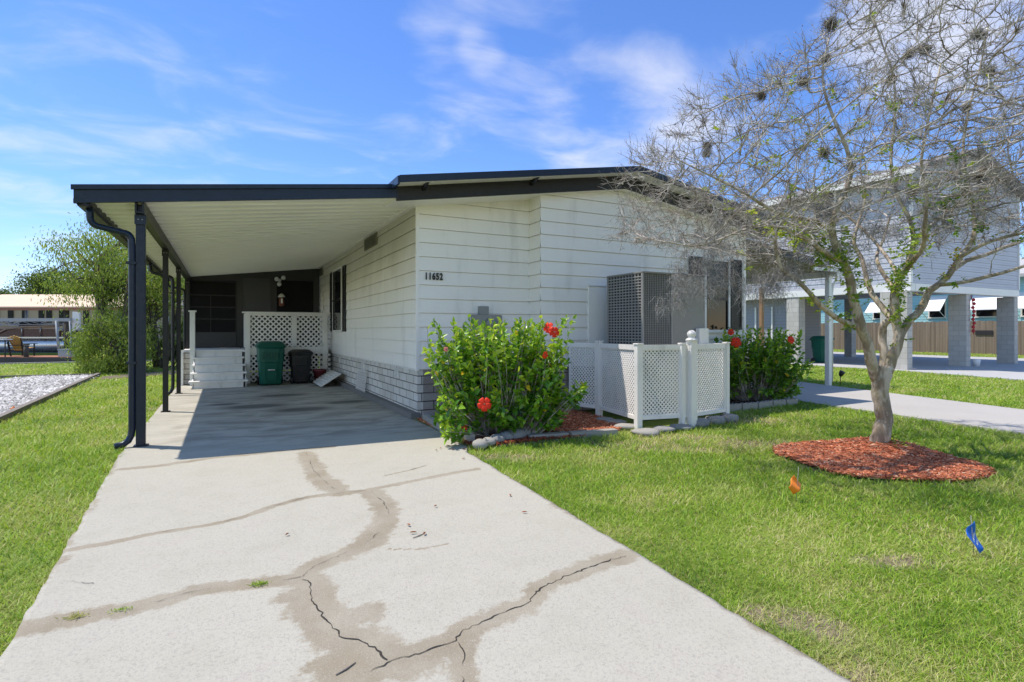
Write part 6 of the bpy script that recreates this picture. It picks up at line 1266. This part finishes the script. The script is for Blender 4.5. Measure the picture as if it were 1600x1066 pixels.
    b.tube([P3(-120, 30.2, 1.73), P3(142, 30.2, 1.73)], .025, 6); b.build('railing', 'aluminium', T)
    for px0, px1 in ((-60, 0), (12, 30), (44, 84), (98, 120)):
        b = MB(); slab(b, px0, px1, 31.0, 31.7, 1.07, 1.55); slab(b, px0, px1, 31.7, 31.85, 1.55, 1.85); b.build('seat', 'white_vinyl', T)
    b = MB(); 
    for pxa, pxb in ((-40, 20), (50, 8), (60, 96), (20, 60)): b.tube([P3(pxa, 30.7, 1.74), P3((pxa+pxb)/2, 30.7, 1.98), P3(pxb, 30.7, 1.8)], .03, 6)
    b.build('folded_frame', 'aluminium', T)
    b = MB(); slab(b, 30, 52, 31.2, 31.9, 1.07, 1.95); b.build('console', 'dark_plastic', T)
    # second boat behind, mostly hidden
    b = MB(); wall(b, 116, 190, 34.5, .5, 1.5, 2.4); wall(b, 128, 186, 34.7, 1.505, 1.75, 2.0); o = b.build('moored_boat', 'maroon'); tagp(o, 'dark hulled boat moored behind the weeping tree', 'boat')
    b = MB(); a = P3(113, 29.4, 0); c = P3(124, 29.4, 0); b.prism([(a.x, a.y, 1.35), (c.x, c.y, 1.55), (c.x, c.y, 2.35), (a.x, a.y, 2.4)], (fw[0]*.1, fw[1]*.1, 0)); tagp(b.build('lift_cover', 'white_vinyl'), 'white panel hanging at the right end of the boat shelter', 'panel')
    # boathouse across the canal: pale wall with dark windows seen under the roof
    Hh = empty('canal_house', tuple(P3(60, 56, 0)), 'long low tan house with dark windows seen under the tan roof', 'house'); b = MB(); wall(b, -140, 230, 56, GZ, 4.0, 6); b.build('wall', 'boat_tan', Hh); 
    b = MB(); wall(b, -150, 236, 55.4, 4.0, 4.15, 7); b.build('roof', 'roof_shingle', Hh)
    for px in (-10, 12, 34, 60, 72, 92, 130, 150, 168): b = MB(); wall(b, px, px+8, 55.9, 1.9, 3.6, .06); b.build('window', 'room_dark', Hh)
    # adirondack chair seen from behind
    c = P3(25, 27.6, .14); E_ = empty('adirondack_chair', tuple(c), 'yellow wooden chair with a black frame, its back to the lawn', 'chair')
    def q(a, d, z): return c+Vector((rt[0]*a+fw[0]*d, rt[1]*a+fw[1]*d, z))
    for k in range(5):
        b = MB(); s = (k-2)*.125; top = 1.02-.05*abs(k-2)**1.6*.6; b.bar(q(s*.85, .25, .28), q(s*1.1, -.12, top), .105, .025, tuple(Vector((*fw, 0)))); b.build('back_slat', 'yellow_wood', E_)
    b = MB(); b.bar(q(-.33, -.0, .55), q(.33, -.0, .55), .04, .05); b.bar(q(-.34, .1, .0), q(-.34, -.08, .72), .05, .05); b.bar(q(.34, .1, .0), q(.34, -.08, .72), .05, .05); b.bar(q(-.30, -.0, .35), q(-.32, -.1, .90), .035, .03); b.bar(q(.30, .0, .35), q(.32, -.1, .90), .035, .03); b.build('chair_frame', 'black_metal', E_)
    b = MB(); b.bar(q(-.38, -.1, .62), q(-.38, .75, .62), .13, .03); b.bar(q(.38, -.1, .62), q(.38, .75, .62), .13, .03); b.bar(q(-.3, .7, .0), q(-.3, .7, .6), .05, .05); b.bar(q(.3, .7, .0), q(.3, .7, .6), .05, .05); b.build('arm', 'black_metal', E_); b = MB(); b.bar(q(0, .05, .34), q(0, .7, .42), .6, .03); b.build('seat', 'yellow_wood', E_)
    c = P3(105, 27.4, .14); b = MB(); b.bar(c+Vector((*(rt*-.28), .16)), c+Vector((*(rt*.28), .16)), .42, .32); b.bar(c+Vector((*(rt*-.30), .345)), c+Vector((*(rt*.30), .345)), .46, .045); tagp(b.build('dock_box', 'box_grey'), 'grey storage box at the right end of the dock', 'box')
    c = P3(41, 27.1, .14); b = MB(); b.tube([c, c+Vector((0, 0, .55))], .10, 10); b.tube([c+Vector((0, 0, .56)), c+Vector((0, 0, .62))], .13, 10); tagp(b.build('dock_bollard', 'dock_frame'), 'short dark bollard between the yellow chair and the grey box', 'bollard')
    c = P3(5, 27.0, .14); b = MB(); b.bar(P3(-25, 27.0, .98), P3(13, 27.0, .98), .5, .05); o = b.build('table_top', 'white_vinyl', None); 
    tagp(o, 'pale table top at the left end of the dock', 'table'); b2 = MB(); [b2.tube([P3(px, 27.05, .14), P3(px, 27.05, .95)], .03, 6) for px in (-20, 8)]; b2.build('leg', 'dock_frame', o)
left_side()
print('objects', len(S.objects))
